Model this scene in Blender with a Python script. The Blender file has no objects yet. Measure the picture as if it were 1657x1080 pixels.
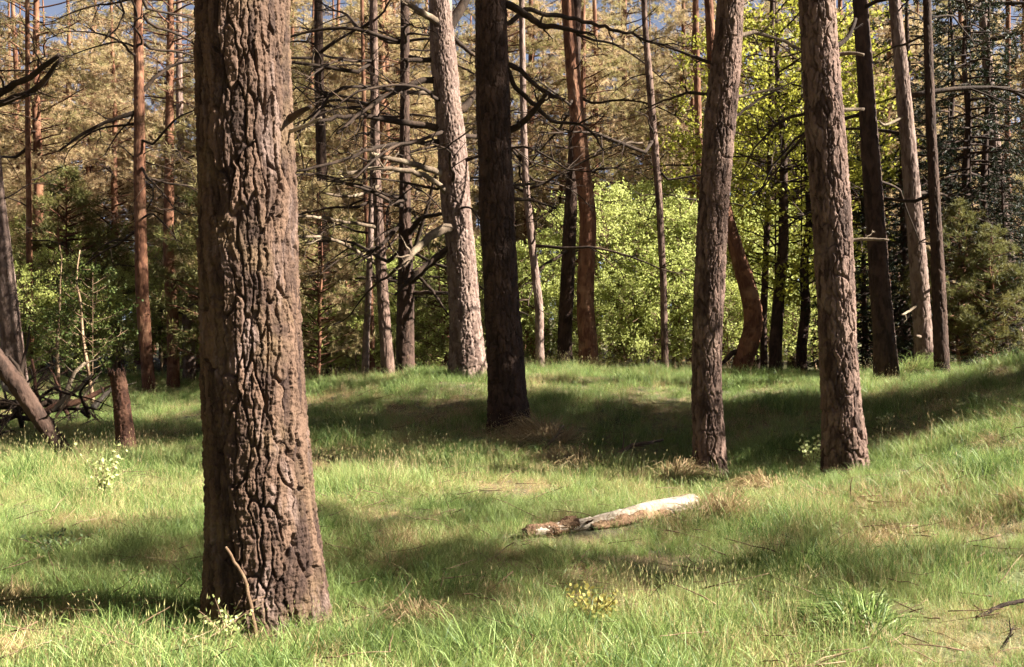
import bpy, math, random
import numpy as np
R_ = math.radians
rng = np.random.default_rng(7)
random.seed(7)
scene = bpy.context.scene
COL = scene.collection

# ------------------------------------------------------------------ camera, sky, sun
F, CX, CY, EYE = 1611.0, 828.5, 540.0, 1.6      # focal length in photo pixels, picture centre, eye height
cam = bpy.data.objects.new('camera', bpy.data.cameras.new('camera'))
COL.objects.link(cam); scene.camera = cam
cam.location = (0, 0, EYE); cam.rotation_euler = (R_(90), 0, 0)
cam.data.sensor_width = 36; cam.data.lens = 35; cam.data.clip_end = 3000
SUN_AZ, SUN_EL = 99.0, 35.0                      # clockwise from +Y (view direction)
world = bpy.data.worlds.new('World'); scene.world = world; world.use_nodes = True
wn = world.node_tree
sky = wn.nodes.new('ShaderNodeTexSky'); sky.sky_type = 'NISHITA'; sky.sun_disc = False
sky.sun_elevation = R_(SUN_EL); sky.sun_rotation = R_(SUN_AZ); sky.dust_density = .4; sky.air_density = .55; sky.altitude = 6000
hs = wn.nodes.new('ShaderNodeHueSaturation'); hs.inputs['Saturation'].default_value = .6
wn.links.new(sky.outputs[0], hs.inputs['Color']); wn.links.new(hs.outputs[0], wn.nodes['Background'].inputs[0]); wn.nodes['Background'].inputs[1].default_value = 0.05
sun = bpy.data.objects.new('sun', bpy.data.lights.new('sun', 'SUN')); COL.objects.link(sun)
sun.data.energy = 5.0; sun.data.angle = R_(0.5); sun.data.color = (1, .945, .83)
sun.rotation_euler = (R_(90 - SUN_EL), 0, R_(180 - SUN_AZ))
scene.view_settings.view_transform = 'Standard'; scene.view_settings.look = 'None'
scene.view_settings.exposure = 2.55; scene.view_settings.gamma = 1
scene.render.engine = 'CYCLES'
cy = scene.cycles
cy.max_bounces = 4; cy.diffuse_bounces = 1; cy.glossy_bounces = 2; cy.transmission_bounces = 3; cy.transparent_max_bounces = 4
cy.use_denoising = True; cy.use_adaptive_sampling = True; cy.adaptive_threshold = .03
SV = np.array([math.sin(R_(SUN_AZ)), math.cos(R_(SUN_AZ))]); TANE = math.tan(R_(SUN_EL))

def P(px, py, d): return np.array([(px - CX) / F * d, d, EYE + (CY - py) / F * d])

# ------------------------------------------------------------------ noise and mesh helpers
def vnoise(u, v, seed, pu=None):
    g = np.random.default_rng(seed).random((64, 64))
    iu = np.floor(u).astype(int); iv = np.floor(v).astype(int); fu = u - iu; fv = v - iv
    fu = fu * fu * (3 - 2 * fu); fv = fv * fv * (3 - 2 * fv)
    m = pu or 64
    a, b = iu % m % 64, (iu + 1) % m % 64; c, d = iv % 64, (iv + 1) % 64
    return (g[a, c] * (1 - fu) + g[b, c] * fu) * (1 - fv) + (g[a, d] * (1 - fu) + g[b, d] * fu) * fv
def sstep(a, b, x):
    t = np.clip((x - a) / (b - a), 0, 1); return t * t * (3 - 2 * t)

def mesh(name, V, T=None, Q=None, smooth=True, attrs=None):
    V = np.asarray(V, np.float32)
    T = np.zeros((0, 3), np.int32) if T is None else np.asarray(T, np.int32)
    Q = np.zeros((0, 4), np.int32) if Q is None else np.asarray(Q, np.int32)
    me = bpy.data.meshes.new(name)
    me.vertices.add(len(V)); me.vertices.foreach_set('co', V.ravel())
    nl = T.size + Q.size
    me.loops.add(nl); me.loops.foreach_set('vertex_index', np.concatenate([T.ravel(), Q.ravel()]))
    me.polygons.add(len(T) + len(Q))
    st = np.concatenate([np.arange(len(T)) * 3, T.size + np.arange(len(Q)) * 4]).astype(np.int32)
    me.polygons.foreach_set('loop_start', st)
    if smooth: me.polygons.foreach_set('use_smooth', np.ones(len(T) + len(Q), bool))
    for k, a in (attrs or {}).items():
        a = np.asarray(a)
        if a.ndim == 2: at = me.attributes.new(k, 'FLOAT_VECTOR', 'POINT'); at.data.foreach_set('vector', a.astype(np.float32).ravel())
        elif a.dtype.kind == 'i': at = me.attributes.new(k, 'INT', 'POINT'); at.data.foreach_set('value', a.astype(np.int32))
        else: at = me.attributes.new(k, 'FLOAT', 'POINT'); at.data.foreach_set('value', a.astype(np.float32))
    me.update(calc_edges=True); me.validate()
    return me
def obj(name, me, mat=None, parent=None, loc=(0, 0, 0), rot=(0, 0, 0), scale=1, kind=None):
    o = bpy.data.objects.new(name, me); COL.objects.link(o)
    if mat is not None and me is not None and not me.materials: me.materials.append(mat)
    o.location = loc; o.rotation_euler = rot
    o.scale = (scale,) * 3 if np.isscalar(scale) else scale
    if parent: o.parent = parent
    if kind: o['kind'] = kind
    return o
def tag(o, label, cat, group=None):
    o['label'] = label; o['category'] = cat
    if group: o['group'] = group
    return o
def thing(name, label, cat, loc, group=None, rz=0, scale=1):
    return tag(obj(name, None, loc=loc, rot=(0, 0, rz), scale=scale), label, cat, group)

class MB:
    def __init__(s): s.V = []; s.T = []; s.Q = []; s.n = 0
    def add(s, V, T=None, Q=None):
        if T is not None and len(T): s.T.append(np.asarray(T) + s.n)
        if Q is not None and len(Q): s.Q.append(np.asarray(Q) + s.n)
        s.V.append(np.asarray(V)); s.n += len(V)
    def tube(s, path, rad, sides=6, cap=True):
        path = np.asarray(path, float); rad = np.asarray(rad, float); k = len(path)
        t = np.gradient(path, axis=0); t /= np.linalg.norm(t, axis=1)[:, None] + 1e-9
        ref = np.array([0, 0, 1.]) if abs(t[0][2]) < .8 else np.array([1., 0, 0])
        u = np.cross(t, ref); u /= np.linalg.norm(u, axis=1)[:, None] + 1e-9; w = np.cross(t, u)
        a = np.arange(sides) / sides * 2 * np.pi
        V = (path[:, None] + rad[:, None, None] * (u[:, None] * np.cos(a)[None, :, None] + w[:, None] * np.sin(a)[None, :, None])).reshape(-1, 3)
        i = np.arange(k - 1)[:, None] * sides; j = np.arange(sides)[None]; j2 = (j + 1) % sides
        Q = np.stack([i + j, i + j2, i + sides + j2, i + sides + j], -1).reshape(-1, 4)
        T = None
        if cap:
            V = np.vstack([V, path[:1], path[-1:]]); c0, c1 = k * sides, k * sides + 1
            jj = np.arange(sides); b = (k - 1) * sides
            T = np.vstack([np.stack([np.full(sides, c0), (jj + 1) % sides, jj], -1), np.stack([np.full(sides, c1), b + jj, b + (jj + 1) % sides], -1)])
        s.add(V, T, Q)
    def mesh(s, name, smooth=True):
        return mesh(name, np.vstack(s.V), np.vstack(s.T) if s.T else None, np.vstack(s.Q) if s.Q else None, smooth)

def resample(pts, n, smooth=3):
    pts = np.asarray(pts, float)
    s = np.concatenate([[0], np.cumsum(np.linalg.norm(np.diff(pts[:, :3], axis=0), axis=1))])
    t = np.linspace(0, s[-1], n)
    out = np.stack([np.interp(t, s, pts[:, k]) for k in range(pts.shape[1])], -1)
    for _ in range(smooth): out[1:-1] = (out[:-2] + 2 * out[1:-1] + out[2:]) / 4
    return out
def unit(v): return v / (np.linalg.norm(v, axis=-1, keepdims=True) + 1e-9)

# ------------------------------------------------------------------ materials
def new_mat(name):
    m = bpy.data.materials.new(name); m.use_nodes = True
    nt = m.node_tree; return m, nt, nt.nodes['Principled BSDF'], nt.nodes['Material Output']
def N(nt, t, **kw):
    n = nt.nodes.new(t)
    for k, v in kw.items():
        if isinstance(k, str) and hasattr(n, k): setattr(n, k, v)
        else: n.inputs[k].default_value = v
    return n
def mixc(nt, fac, a, b):
    n = nt.nodes.new('ShaderNodeMix'); n.data_type = 'RGBA'
    for s, v in ((0, fac), (6, a), (7, b)):
        if hasattr(v, 'is_linked') or hasattr(v, 'links'): nt.links.new(v, n.inputs[s])
        elif isinstance(v, tuple): n.inputs[s].default_value = (*v, 1)
        else: n.inputs[s].default_value = v
    return n.outputs[2]
def rampv(nt, sock, a, b):
    n = nt.nodes.new('ShaderNodeMapRange'); n.interpolation_type = 'SMOOTHSTEP'
    nt.links.new(sock, n.inputs[0]); n.inputs[1].default_value = a; n.inputs[2].default_value = b
    return n.outputs[0]
def noise(nt, scale, detail=3, vec=None, rough=.55):
    n = nt.nodes.new('ShaderNodeTexNoise'); n.inputs['Scale'].default_value = scale; n.inputs['Detail'].default_value = detail; n.inputs['Roughness'].default_value = rough
    if vec is not None: nt.links.new(vec, n.inputs['Vector'])
    return n.outputs[0]
def mathn(nt, op, a, b=None):
    n = nt.nodes.new('ShaderNodeMath'); n.operation = op
    for i, v in enumerate((a, b)):
        if v is None: continue
        if isinstance(v, (int, float)): n.inputs[i].default_value = v
        else: nt.links.new(v, n.inputs[i])
    return n.outputs[0]
def attr(nt, name):
    n = nt.nodes.new('ShaderNodeAttribute'); n.attribute_name = name; return n.outputs['Fac']

def bark_mat(name, c1, c2, c3, bump=.5, bscale=22, flake=None):
    m, nt, p, out = new_mat(name)
    tc = nt.nodes.new('ShaderNodeTexCoord'); mp = nt.nodes.new('ShaderNodeMapping'); mp.inputs['Scale'].default_value = (1, 1, .28)
    nt.links.new(tc.outputs['Object'], mp.inputs[0])
    a = noise(nt, 3.1, 3, tc.outputs['Object']); b = noise(nt, 26, 4, mp.outputs[0]); t = attr(nt, 'tone')
    c = mixc(nt, rampv(nt, mathn(nt, 'ADD', mathn(nt, 'MULTIPLY', b, .7), mathn(nt, 'MULTIPLY', t, .35)), .3, .75), c1, c2)
    c = mixc(nt, mathn(nt, 'MULTIPLY', rampv(nt, a, .48, .7), .75), c, c3)
    if flake: c = mixc(nt, mathn(nt, 'MULTIPLY', rampv(nt, noise(nt, 9, 4, mp.outputs[0]), .55, .68), .7), c, flake)
    nt.links.new(c, p.inputs['Base Color']); p.inputs['Roughness'].default_value = .88; p.inputs['Specular IOR Level'].default_value = .2
    bn = nt.nodes.new('ShaderNodeBump'); bn.inputs['Strength'].default_value = bump; bn.inputs['Distance'].default_value = .02
    h = mathn(nt, 'ADD', noise(nt, bscale, 5, mp.outputs[0], .65), mathn(nt, 'MULTIPLY', noise(nt, 120, 3, tc.outputs['Object']), .35))
    nt.links.new(h, bn.inputs['Height']); nt.links.new(bn.outputs[0], p.inputs['Normal'])
    return m
M = {}
M['bark_big'] = bark_mat('bark_big', (.029, .016, .012), (.108, .064, .043), (.122, .078, .044), .8, 34, (.15, .102, .085))
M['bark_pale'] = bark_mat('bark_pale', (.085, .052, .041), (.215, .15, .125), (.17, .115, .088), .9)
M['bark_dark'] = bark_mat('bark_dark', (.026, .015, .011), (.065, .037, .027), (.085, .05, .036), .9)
M['bark_brown'] = bark_mat('bark_brown', (.036, .02, .015), (.16, .10, .078), (.19, .125, .096), .9)
M['bark_red'] = bark_mat('bark_red', (.075, .03, .018), (.18, .082, .046), (.25, .135, .08), .5, 14)
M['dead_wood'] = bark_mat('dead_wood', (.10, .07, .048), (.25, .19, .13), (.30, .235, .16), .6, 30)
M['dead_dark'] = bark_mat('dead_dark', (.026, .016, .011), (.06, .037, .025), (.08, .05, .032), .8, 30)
M['rot_red'] = bark_mat('rot_red', (.035, .016, .011), (.10, .045, .028), (.14, .072, .045), .9, 26)
M['log_pale'] = bark_mat('log_pale', (.17, .13, .095), (.36, .30, .235), (.27, .20, .14), .8, 18)
M['log_bark'] = bark_mat('log_bark', (.07, .038, .022), (.19, .11, .065), (.22, .14, .08), .9, 26)
M['twig'] = bark_mat('twig', (.10, .06, .035), (.24, .16, .10), (.33, .24, .15), .4, 30)

def leaf_mat(name, c1, c2, c3, trans=.4, nscale=1.2, objvar=.4):
    m, nt, p, out = new_mat(name)
    t = attr(nt, 'tint'); g = nt.nodes.new('ShaderNodeNewGeometry'); oi = nt.nodes.new('ShaderNodeObjectInfo')
    a = noise(nt, nscale, 2, g.outputs['Position'])
    f = mathn(nt, 'ADD', mathn(nt, 'MULTIPLY', t, .7), mathn(nt, 'MULTIPLY', mathn(nt, 'SUBTRACT', oi.outputs['Random'], .5), objvar))
    n = nt.nodes.new('ShaderNodeClamp'); nt.links.new(f, n.inputs[0])
    c = mixc(nt, n.outputs[0], c1, c2)
    c = mixc(nt, mathn(nt, 'MULTIPLY', rampv(nt, a, .45, .7), .8), c, c3)
    nt.links.new(c, p.inputs['Base Color']); p.inputs['Roughness'].default_value = .55; p.inputs['Specular IOR Level'].default_value = .25
    tr = nt.nodes.new('ShaderNodeBsdfTranslucent'); nt.links.new(c, tr.inputs[0])
    mx = nt.nodes.new('ShaderNodeMixShader'); mx.inputs[0].default_value = trans
    nt.links.new(p.outputs[0], mx.inputs[1]); nt.links.new(tr.outputs[0], mx.inputs[2]); nt.links.new(mx.outputs[0], out.inputs[0])
    return m
M['needle_tan'] = leaf_mat('needle_tan', (.27, .235, .095), (.62, .45, .275), (.45, .31, .19), .52, 1.2, .75)
M['needle_olive'] = leaf_mat('needle_olive', (.28, .24, .075), (.50, .41, .15), (.42, .30, .11), .5)
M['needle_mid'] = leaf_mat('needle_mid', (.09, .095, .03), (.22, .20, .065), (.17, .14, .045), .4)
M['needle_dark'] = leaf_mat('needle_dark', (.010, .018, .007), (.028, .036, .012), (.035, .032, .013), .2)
M['leaf_lime'] = leaf_mat('leaf_lime', (.29, .33, .085), (.52, .54, .20), (.43, .45, .13), .55)
M['leaf_oak'] = leaf_mat('leaf_oak', (.24, .25, .03), (.46, .42, .08), (.32, .31, .05), .5)
M['leaf_green'] = leaf_mat('leaf_green', (.06, .09, .022), (.14, .17, .045), (.12, .125, .035), .45)
M['leaf_gold'] = leaf_mat('leaf_gold', (.34, .31, .08), (.58, .48, .17), (.46, .33, .12), .5)
M['leaf_yellow'] = leaf_mat('leaf_yellow', (.34, .29, .07), (.52, .45, .16), (.38, .34, .09), .4)
M['leaf_pale'] = leaf_mat('leaf_pale', (.36, .40, .14), (.55, .56, .28), (.42, .46, .18), .4)
M['fern'] = leaf_mat('fern', (.05, .08, .03), (.12, .15, .07), (.08, .10, .05), .4)
M['straw'] = leaf_mat('straw', (.25, .17, .085), (.46, .35, .19), (.32, .21, .11), .3, 6)

def grass_mat():
    m, nt, p, out = new_mat('grass_blades')
    g = nt.nodes.new('ShaderNodeNewGeometry'); pos = g.outputs['Position']
    t = attr(nt, 'tint'); dry = attr(nt, 'dry')
    n1 = noise(nt, .45, 3, pos); n2 = noise(nt, 1.7, 3, pos); n3 = noise(nt, .9, 2, pos)
    gr = mixc(nt, t, (.034, .085, .018), (.32, .41, .12))
    gr = mixc(nt, mathn(nt, 'MULTIPLY', rampv(nt, n3, .45, .7), .55), gr, (.40, .46, .17))
    st = mixc(nt, t, (.20, .12, .055), (.55, .42, .22))
    f = mathn(nt, 'ADD', dry, mathn(nt, 'ADD', mathn(nt, 'MULTIPLY', rampv(nt, n2, .5, .7), .55), mathn(nt, 'MULTIPLY', rampv(nt, n1, .5, .68), .35)))
    th = rampv(nt, mathn(nt, 'SUBTRACT', f, mathn(nt, 'MULTIPLY', t, .25)), .35, .62)
    c = mixc(nt, th, gr, st)
    nt.links.new(c, p.inputs['Base Color']); p.inputs['Roughness'].default_value = .5; p.inputs['Specular IOR Level'].default_value = .3
    tr = nt.nodes.new('ShaderNodeBsdfTranslucent'); nt.links.new(c, tr.inputs[0])
    mx = nt.nodes.new('ShaderNodeMixShader'); mx.inputs[0].default_value = .4
    nt.links.new(p.outputs[0], mx.inputs[1]); nt.links.new(tr.outputs[0], mx.inputs[2]); nt.links.new(mx.outputs[0], out.inputs[0])
    return m
M['grass'] = grass_mat()
def ground_mat():
    m, nt, p, out = new_mat('forest_floor')
    g = nt.nodes.new('ShaderNodeNewGeometry'); pos = g.outputs['Position']
    c = mixc(nt, rampv(nt, noise(nt, 3, 5, pos), .35, .65), (.055, .05, .02), (.17, .115, .055))
    c = mixc(nt, rampv(nt, noise(nt, .5, 3, pos), .45, .65), c, (.09, .105, .03))
    nt.links.new(c, p.inputs['Base Color']); p.inputs['Roughness'].default_value = .95
    bn = nt.nodes.new('ShaderNodeBump'); bn.inputs['Strength'].default_value = .8; bn.inputs['Distance'].default_value = .05
    nt.links.new(noise(nt, 18, 5, pos), bn.inputs['Height']); nt.links.new(bn.outputs[0], p.inputs['Normal'])
    return m
M['ground'] = ground_mat()

# ------------------------------------------------------------------ terrain: thin-plate surface through points read off the photograph
G = .07     # the grass hides about this much of every foot
ctrl = []
def cp(px, py, d, g=G): q = P(px, py, d); ctrl.append((q[0], q[1], q[2] - g))
for x in (-9, -4, 0, 4, 9): ctrl.append((x, -3, 0)); ctrl.append((x * .6, 3, 0))
for a in [(432, 990, 5.6), (100, 990, 5.6), (800, 1000, 5.5), (1300, 990, 5.6), (1640, 985, 5.7), (100, 850, 8.2), (650, 850, 8.2), (1000, 860, 7.9),
          (1300, 860, 8.0), (1640, 790, 8.1), (1640, 880, 6.8), (1470, 750, 10.2), (600, 770, 11.0), (900, 770, 11.0), (1150, 772, 12.0), (1368, 757, 11.0), (1640, 695, 10.2),
          (825, 692, 14.5), (600, 690, 14.8), (1050, 700, 14.4), (1250, 680, 14.6), (1500, 655, 14.0), (1640, 640, 12.6), (1010, 748, 13.0), (1250, 735, 13.0),
          (757, 600, 19), (656, 608, 20.5), (560, 622, 20), (950, 600, 20), (1075, 602, 20), (1190, 610, 19.5), (1300, 613, 18.5), (1435, 612, 17.5), (1525, 608, 17), (1620, 585, 15.8),
          (200, 730, 13.6), (30, 730, 13.6), (243, 637, 27), (307, 616, 34), (20, 617, 27), (120, 680, 18)]: cp(*a)
for x, y, z in [(-3.5, 25, .35), (2, 25.5, .5), (7, 26, .5), (12, 25, .6), (13, 18, 1.0), (11, 12, 1.1), (9, 7, .75), (-14, 14, 0), (-13, 6, 0), (-20, 28, 0), (-28, 45, .1), (-8, 45, .2), (8, 45, .4), (25, 45, .6),
                (25, 20, 1.0), (25, 5, .7), (-30, 10, 0), (-30, -10, 0), (30, -10, .4), (0, -15, 0), (-45, 70, .2), (0, 75, .3), (45, 70, .5), (50, 30, .8), (-55, 30, 0)]: ctrl.append((x, y, z))
ctrl = np.array(ctrl)
def phi(r): return np.where(r > 1e-6, r * r * np.log(r + 1e-9), 0)
_n = len(ctrl); _K = phi(np.linalg.norm(ctrl[:, None, :2] - ctrl[None, :, :2], axis=-1)) + np.eye(_n) * .1
_Pm = np.hstack([np.ones((_n, 1)), ctrl[:, :2]])
_A = np.block([[_K, _Pm], [_Pm.T, np.zeros((3, 3))]]); _w = np.linalg.solve(_A, np.concatenate([ctrl[:, 2], np.zeros(3)]))
def H(x, y):
    x = np.atleast_1d(np.asarray(x, float)); y = np.atleast_1d(np.asarray(y, float))
    xc = np.clip(x, -55, 50); yc = np.clip(y, -15, 75)
    z = np.empty_like(xc)
    for i in range(0, len(xc), 40000):
        s = slice(i, i + 40000); q = np.stack([xc[s], yc[s]], -1)
        r = np.sqrt(((q[:, None] - ctrl[None, :, :2]) ** 2).sum(-1))
        z[s] = phi(r) @ _w[:_n] + _w[_n] + q @ _w[_n + 1:]
    z += .10 * (vnoise(x * .9 + 31, y * .9 + 17, 3) - .5) + .07 * (vnoise(x * 2.3 + 5, y * 2.3 + 9, 4) - .5)
    z += np.clip(y - 55, 0, 60) * .05
    return z
def H1(x, y): return float(H(x, y)[0])
ax = np.concatenate([-np.geomspace(600, 16, 34), np.arange(-15.5, 15.6, .22), np.geomspace(16, 600, 34)])
ay = np.concatenate([-np.geomspace(400, 4, 20), np.arange(-3, 30, .22), np.geomspace(30.5, 900, 50)])
gx, gy = np.meshgrid(ax, ay); V = np.stack([gx.ravel(), gy.ravel(), H(gx.ravel(), gy.ravel())], -1)
nx, ny = len(ax), len(ay); ii = (np.arange(ny - 1)[:, None] * nx + np.arange(nx - 1)[None]).ravel()
obj('ground', mesh('ground', V, Q=np.stack([ii, ii + 1, ii + nx + 1, ii + nx], -1)), M['ground'], kind='structure')

# ------------------------------------------------------------------ bark and trunks
def voro(u, v, nU, seed):
    r = np.random.default_rng(seed); nV = 80
    jx = r.random((nU, nV)) * .8 + .1; jy = r.random((nU, nV)) * .9 + .05; tone = r.random((nU, nV))
    iu = np.floor(u).astype(int); iv = np.floor(v).astype(int)
    f1 = np.full(u.shape, 9.); f2 = np.full(u.shape, 9.); tn = np.zeros(u.shape)
    for dx in (-1, 0, 1):
        for dy in (-1, 0, 1):
            a = iu + dx; b = iv + dy; am = a % nU; bm = b % nV
            d = np.hypot(a + jx[am, bm] - u, (b + jy[am, bm] - v) * 1.0)
            c = d < f1
            f2 = np.where(c, f1, np.minimum(f2, d)); tn = np.where(c, tone[am, bm], tn); f1 = np.where(c, d, f1)
    return f1, f2, tn
def trunk_mesh(name, path, rad, nu, svals, cw=.075, ch=.32, depth=.02, seed=1, flare=.25, rough=.006, flat=False):
    """path (k,3) resampled densely, rad (k): one continuous skin with furrowed plates cut into it"""
    s = np.concatenate([[0], np.cumsum(np.linalg.norm(np.diff(path, axis=0), axis=1))])
    svals = np.asarray(svals)[np.asarray(svals) <= s[-1]]
    C = np.stack([np.interp(svals, s, path[:, k]) for k in range(3)], -1); Rr = np.interp(svals, s, rad)
    t = unit(np.gradient(C, svals, axis=0)); X = np.array([1., 0, 0])
    u = unit(X - t * (t @ X)[:, None]); w = np.cross(t, u)
    th = np.arange(nu) / nu * 2 * np.pi
    TH, S = np.meshgrid(th, svals); RR = np.repeat(Rr[:, None], nu, 1)
    nU = max(5, int(round(2 * np.pi * np.median(Rr) / cw))); U0 = TH / (2 * np.pi) * nU
    wu = vnoise(U0 * .5, S / ch * 1.3, seed + 1, max(2, nU // 2)) - .5; wv = vnoise(U0, S / ch * 2, seed + 2, nU) - .5
    wob = vnoise(U0, S / .05, seed + 9, nU) - .5
    f1, f2, tn = voro((U0 + .9 * wu + .35 * wob) % nU, S / ch + .6 * wv, nU, seed)
    crack = sstep(.03, .13, f2 - f1)
    n2 = 3 * nU; g1, g2, t2 = voro((TH / (2 * np.pi) * n2 + 1.1 * wob + 2 * wu) % n2, S / (ch * .2) + wv, n2, seed + 5)
    fine = sstep(0, .3, g2 - g1)
    nf = vnoise(TH / (2 * np.pi) * 60, S / .018, seed + 3, 60) - .5
    nl = vnoise(TH / (2 * np.pi) * 5, S / .7, seed + 4, 5) - .5
    sc = np.clip(RR / np.median(Rr), .3, 1.3)
    disp = depth * (crack - .8 + .35 * (tn - .5) * crack + (.34 * (t2 - .5) + .16 * (fine - .7)) * crack) + rough * nf + rough * .8 * (vnoise(TH / (2 * np.pi) * 64, S / .008, seed + 8, 64) - .5) * crack
    fl = flare * np.exp(-np.clip(S - .1, 0, None) / .22) * (.55 + .9 * vnoise(TH / (2 * np.pi) * 6, S * 0 + 3, seed + 6, 6))
    RD = RR * (1 + fl + .09 * nl) + disp * sc
    V = C[:, None] + RD[..., None] * (u[:, None] * np.cos(TH)[..., None] + w[:, None] * np.sin(TH)[..., None])
    k = len(svals); i = np.arange(k - 1)[:, None] * nu; j = np.arange(nu)[None]; j2 = (j + 1) % nu
    Q = np.stack([i + j, i + j2, i + nu + j2, i + nu + j], -1).reshape(-1, 4)
    Vf = np.vstack([V.reshape(-1, 3), C[-1:]]); b = (k - 1) * nu; jj = np.arange(nu)
    T = np.stack([np.full(nu, k * nu), b + jj, b + (jj + 1) % nu], -1)
    return mesh(name, Vf, T, Q, not flat, attrs={'tone': np.concatenate([tn.ravel(), [.5]])})

# ------------------------------------------------------------------ foliage generators (shared meshes)
def blades(pos, dirs, nb, length, width, rg, spread=1.0, leaf=False):
    n = len(pos); p = np.repeat(pos, nb, 0); d0 = np.repeat(dirs, nb, 0)
    d = unit(d0 * (1.2 - spread * .6) + unit(rg.normal(size=(n * nb, 3))) * spread)
    l = length * rg.uniform(.65, 1.25, n * nb)[:, None]; side = unit(np.cross(d, rg.normal(size=d.shape))) * width * rg.uniform(.7, 1.3, n * nb)[:, None]
    if leaf:
        p = p + unit(rg.normal(size=p.shape)) * rg.uniform(0, length * 1.4, len(p))[:, None]
        mid = p + d * l * .5
        V = np.stack([p, mid - side, p + d * l, mid + side], 1).reshape(-1, 3)
        q = np.arange(n * nb)[:, None] * 4; T = np.concatenate([q + [[0, 1, 2]], q + [[0, 2, 3]]]); m = 4
    else:
        p = p + rg.normal(size=p.shape) * length * .12
        V = np.stack([p - side, p + side, p + d * l], 1).reshape(-1, 3); T = np.arange(n * nb * 3).reshape(-1, 3); m = 3
    tint = np.clip(np.repeat(rg.random(n), nb) * .6 + rg.random(n * nb) * .4, 0, 1)
    return V, T, np.repeat(tint, m)
def make_crown(name, seed, z0, z1, rmax, nlimb, nshoot=9, nclus=4, nb=12, length=.11, width=.008, droop=.0, rise=.35, prof='pine', leaf=False, gap=.12, axis=True, limb_r=.035):
    rg = np.random.default_rng(seed); wood = MB(); cp_, cd_ = [], []
    Ht = z1 - z0
    for i in range(nlimb):
        f = (i + rg.random()) / nlimb; z = z0 + Ht * f; az = i * 2.4 + rg.normal() * .5
        if rg.random() < gap: continue
        if prof == 'pine': r = rmax * (math.sin(math.pi * min(1, .16 + .84 * f) ** .8) * .9 + .12)
        elif prof == 'cone': r = rmax * (1 - f) ** .8 + .1
        elif prof == 'young': r = rmax * (1 - f ** 1.6) * (.55 + .45 * min(1, f * 5)) + .12
        else: r = rmax * math.sqrt(max(.02, 1 - (2 * f - .9) ** 2)) * rg.uniform(.7, 1.15)
        r *= rg.uniform(.65, 1.15); L = r
        k = 7; t = np.linspace(0, 1, k); h = np.array([math.cos(az), math.sin(az), 0.])
        zz = rise * L * t ** 1.3 * rg.uniform(.3, 1.3) - droop * L * t ** 1.7 + rg.normal(size=k) * .03 * L * t
        side = np.array([-h[1], h[0], 0]); path = np.array([0, 0, z]) + h[None] * (L * t)[:, None] + side[None] * (np.cumsum(rg.normal(size=k)) * .05 * L * t)[:, None]
        path[:, 2] += zz
        wood.tube(path, np.linspace(limb_r * (.5 + L / rmax * .5), .006, k), 5, False)
        ns = max(3, int(nshoot * L / rmax * rg.uniform(.7, 1.3)))
        for q in range(ns):
            a = rg.uniform(.28, 1.0) ** .8; j = min(k - 2, int(a * (k - 1))); base = path[j] + (path[j + 1] - path[j]) * (a * (k - 1) - j)
            sd = unit(h * .7 + side * rg.choice([-1, 1]) * rg.uniform(.3, 1.2) + np.array([0, 0, rg.uniform(-.35, .55) - droop * .7]))
            sl = L * rg.uniform(.15, .38) + .1; sp = base[None] + sd[None] * np.linspace(0, sl, 4)[:, None]
            sp[:, 2] += np.linspace(0, 1, 4) ** 2 * sl * (.2 - droop * .3)
            wood.tube(sp, np.linspace(.009, .003, 4), 3, False)
            for c in np.linspace(.3, 1, nclus):
                pt = base + sd * sl * c + rg.normal(size=3) * .05 * (1 + L * .15); pt[2] += c * c * sl * (.2 - droop * .3)
                cp_.append(pt); cd_.append(sd + np.array([0, 0, .4 - droop]))
        cp_.append(path[-1]); cd_.append(h)
    if axis: wood.tube(np.array([[0, 0, z0], [0, 0, z1]]), [limb_r * .8, .01], 5, False)
    V, T, tint = blades(np.array(cp_), unit(np.array(cd_)), nb, length, width, rg, 1.0, leaf)
    return mesh(name + '_foliage', V, T, smooth=False, attrs={'tint': tint}), wood.mesh(name + '_limbs')

def dead_branch_mesh(name, seed, L, r0=.022, twigs=7, rise=.25, droop=.3):
    rg = np.random.default_rng(seed); mb = MB(); k = 12; t = np.linspace(0, 1, k)
    kt = np.sort(np.concatenate([[0, 1], rg.random(4)])); kn = lambda a: np.interp(t, kt, np.cumsum(rg.normal(size=6)) * a)
    path = np.stack([L * t, kn(.055) * L, rise * L * t - droop * L * t ** 2 + kn(.04) * L], -1); path -= path[0]
    mb.tube(path, r0 * (1 - t) ** .8 + .004, 6)
    for q in range(twigs):
        j = int(rg.integers(3, k - 1)); d = unit(np.array([rg.uniform(.2, 1), rg.choice([-1, 1]) * rg.uniform(.4, 1.2), rg.uniform(-.7, .8)]))
        l = L * rg.uniform(.15, .4); kk = 6; tt = np.linspace(0, 1, kk)
        tp = path[j] + d * (l * tt)[:, None] + np.cumsum(rg.normal(size=(kk, 3)), 0) * .025 * l * tt[:, None]; tp[:, 2] -= .15 * l * tt ** 2
        mb.tube(tp, r0 * .35 * (1 - tt) + .0025, 4)
        for e in range(2):
            j2 = int(rg.integers(2, kk)); d2 = unit(d + rg.normal(size=3) * .8); l2 = l * rg.uniform(.25, .5); t2 = np.linspace(0, 1, 4)
            mb.tube(tp[j2] + d2 * (l2 * t2)[:, None] + np.cumsum(rg.normal(size=(4, 3)), 0) * .03 * l2, .0035 * (1 - t2) + .0018, 3)
    return mb.mesh(name)
DB = [dead_branch_mesh('dead_branch', 100 + i, 1.0 + .22 * i, .012 + .0025 * i, 5 + i // 2, [.3, .15, .45, .05, .35, .2, .5, .0][i], [.35, .5, .2, .45, .6, .1, .7, .3][i]) for i in range(8)]

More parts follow.
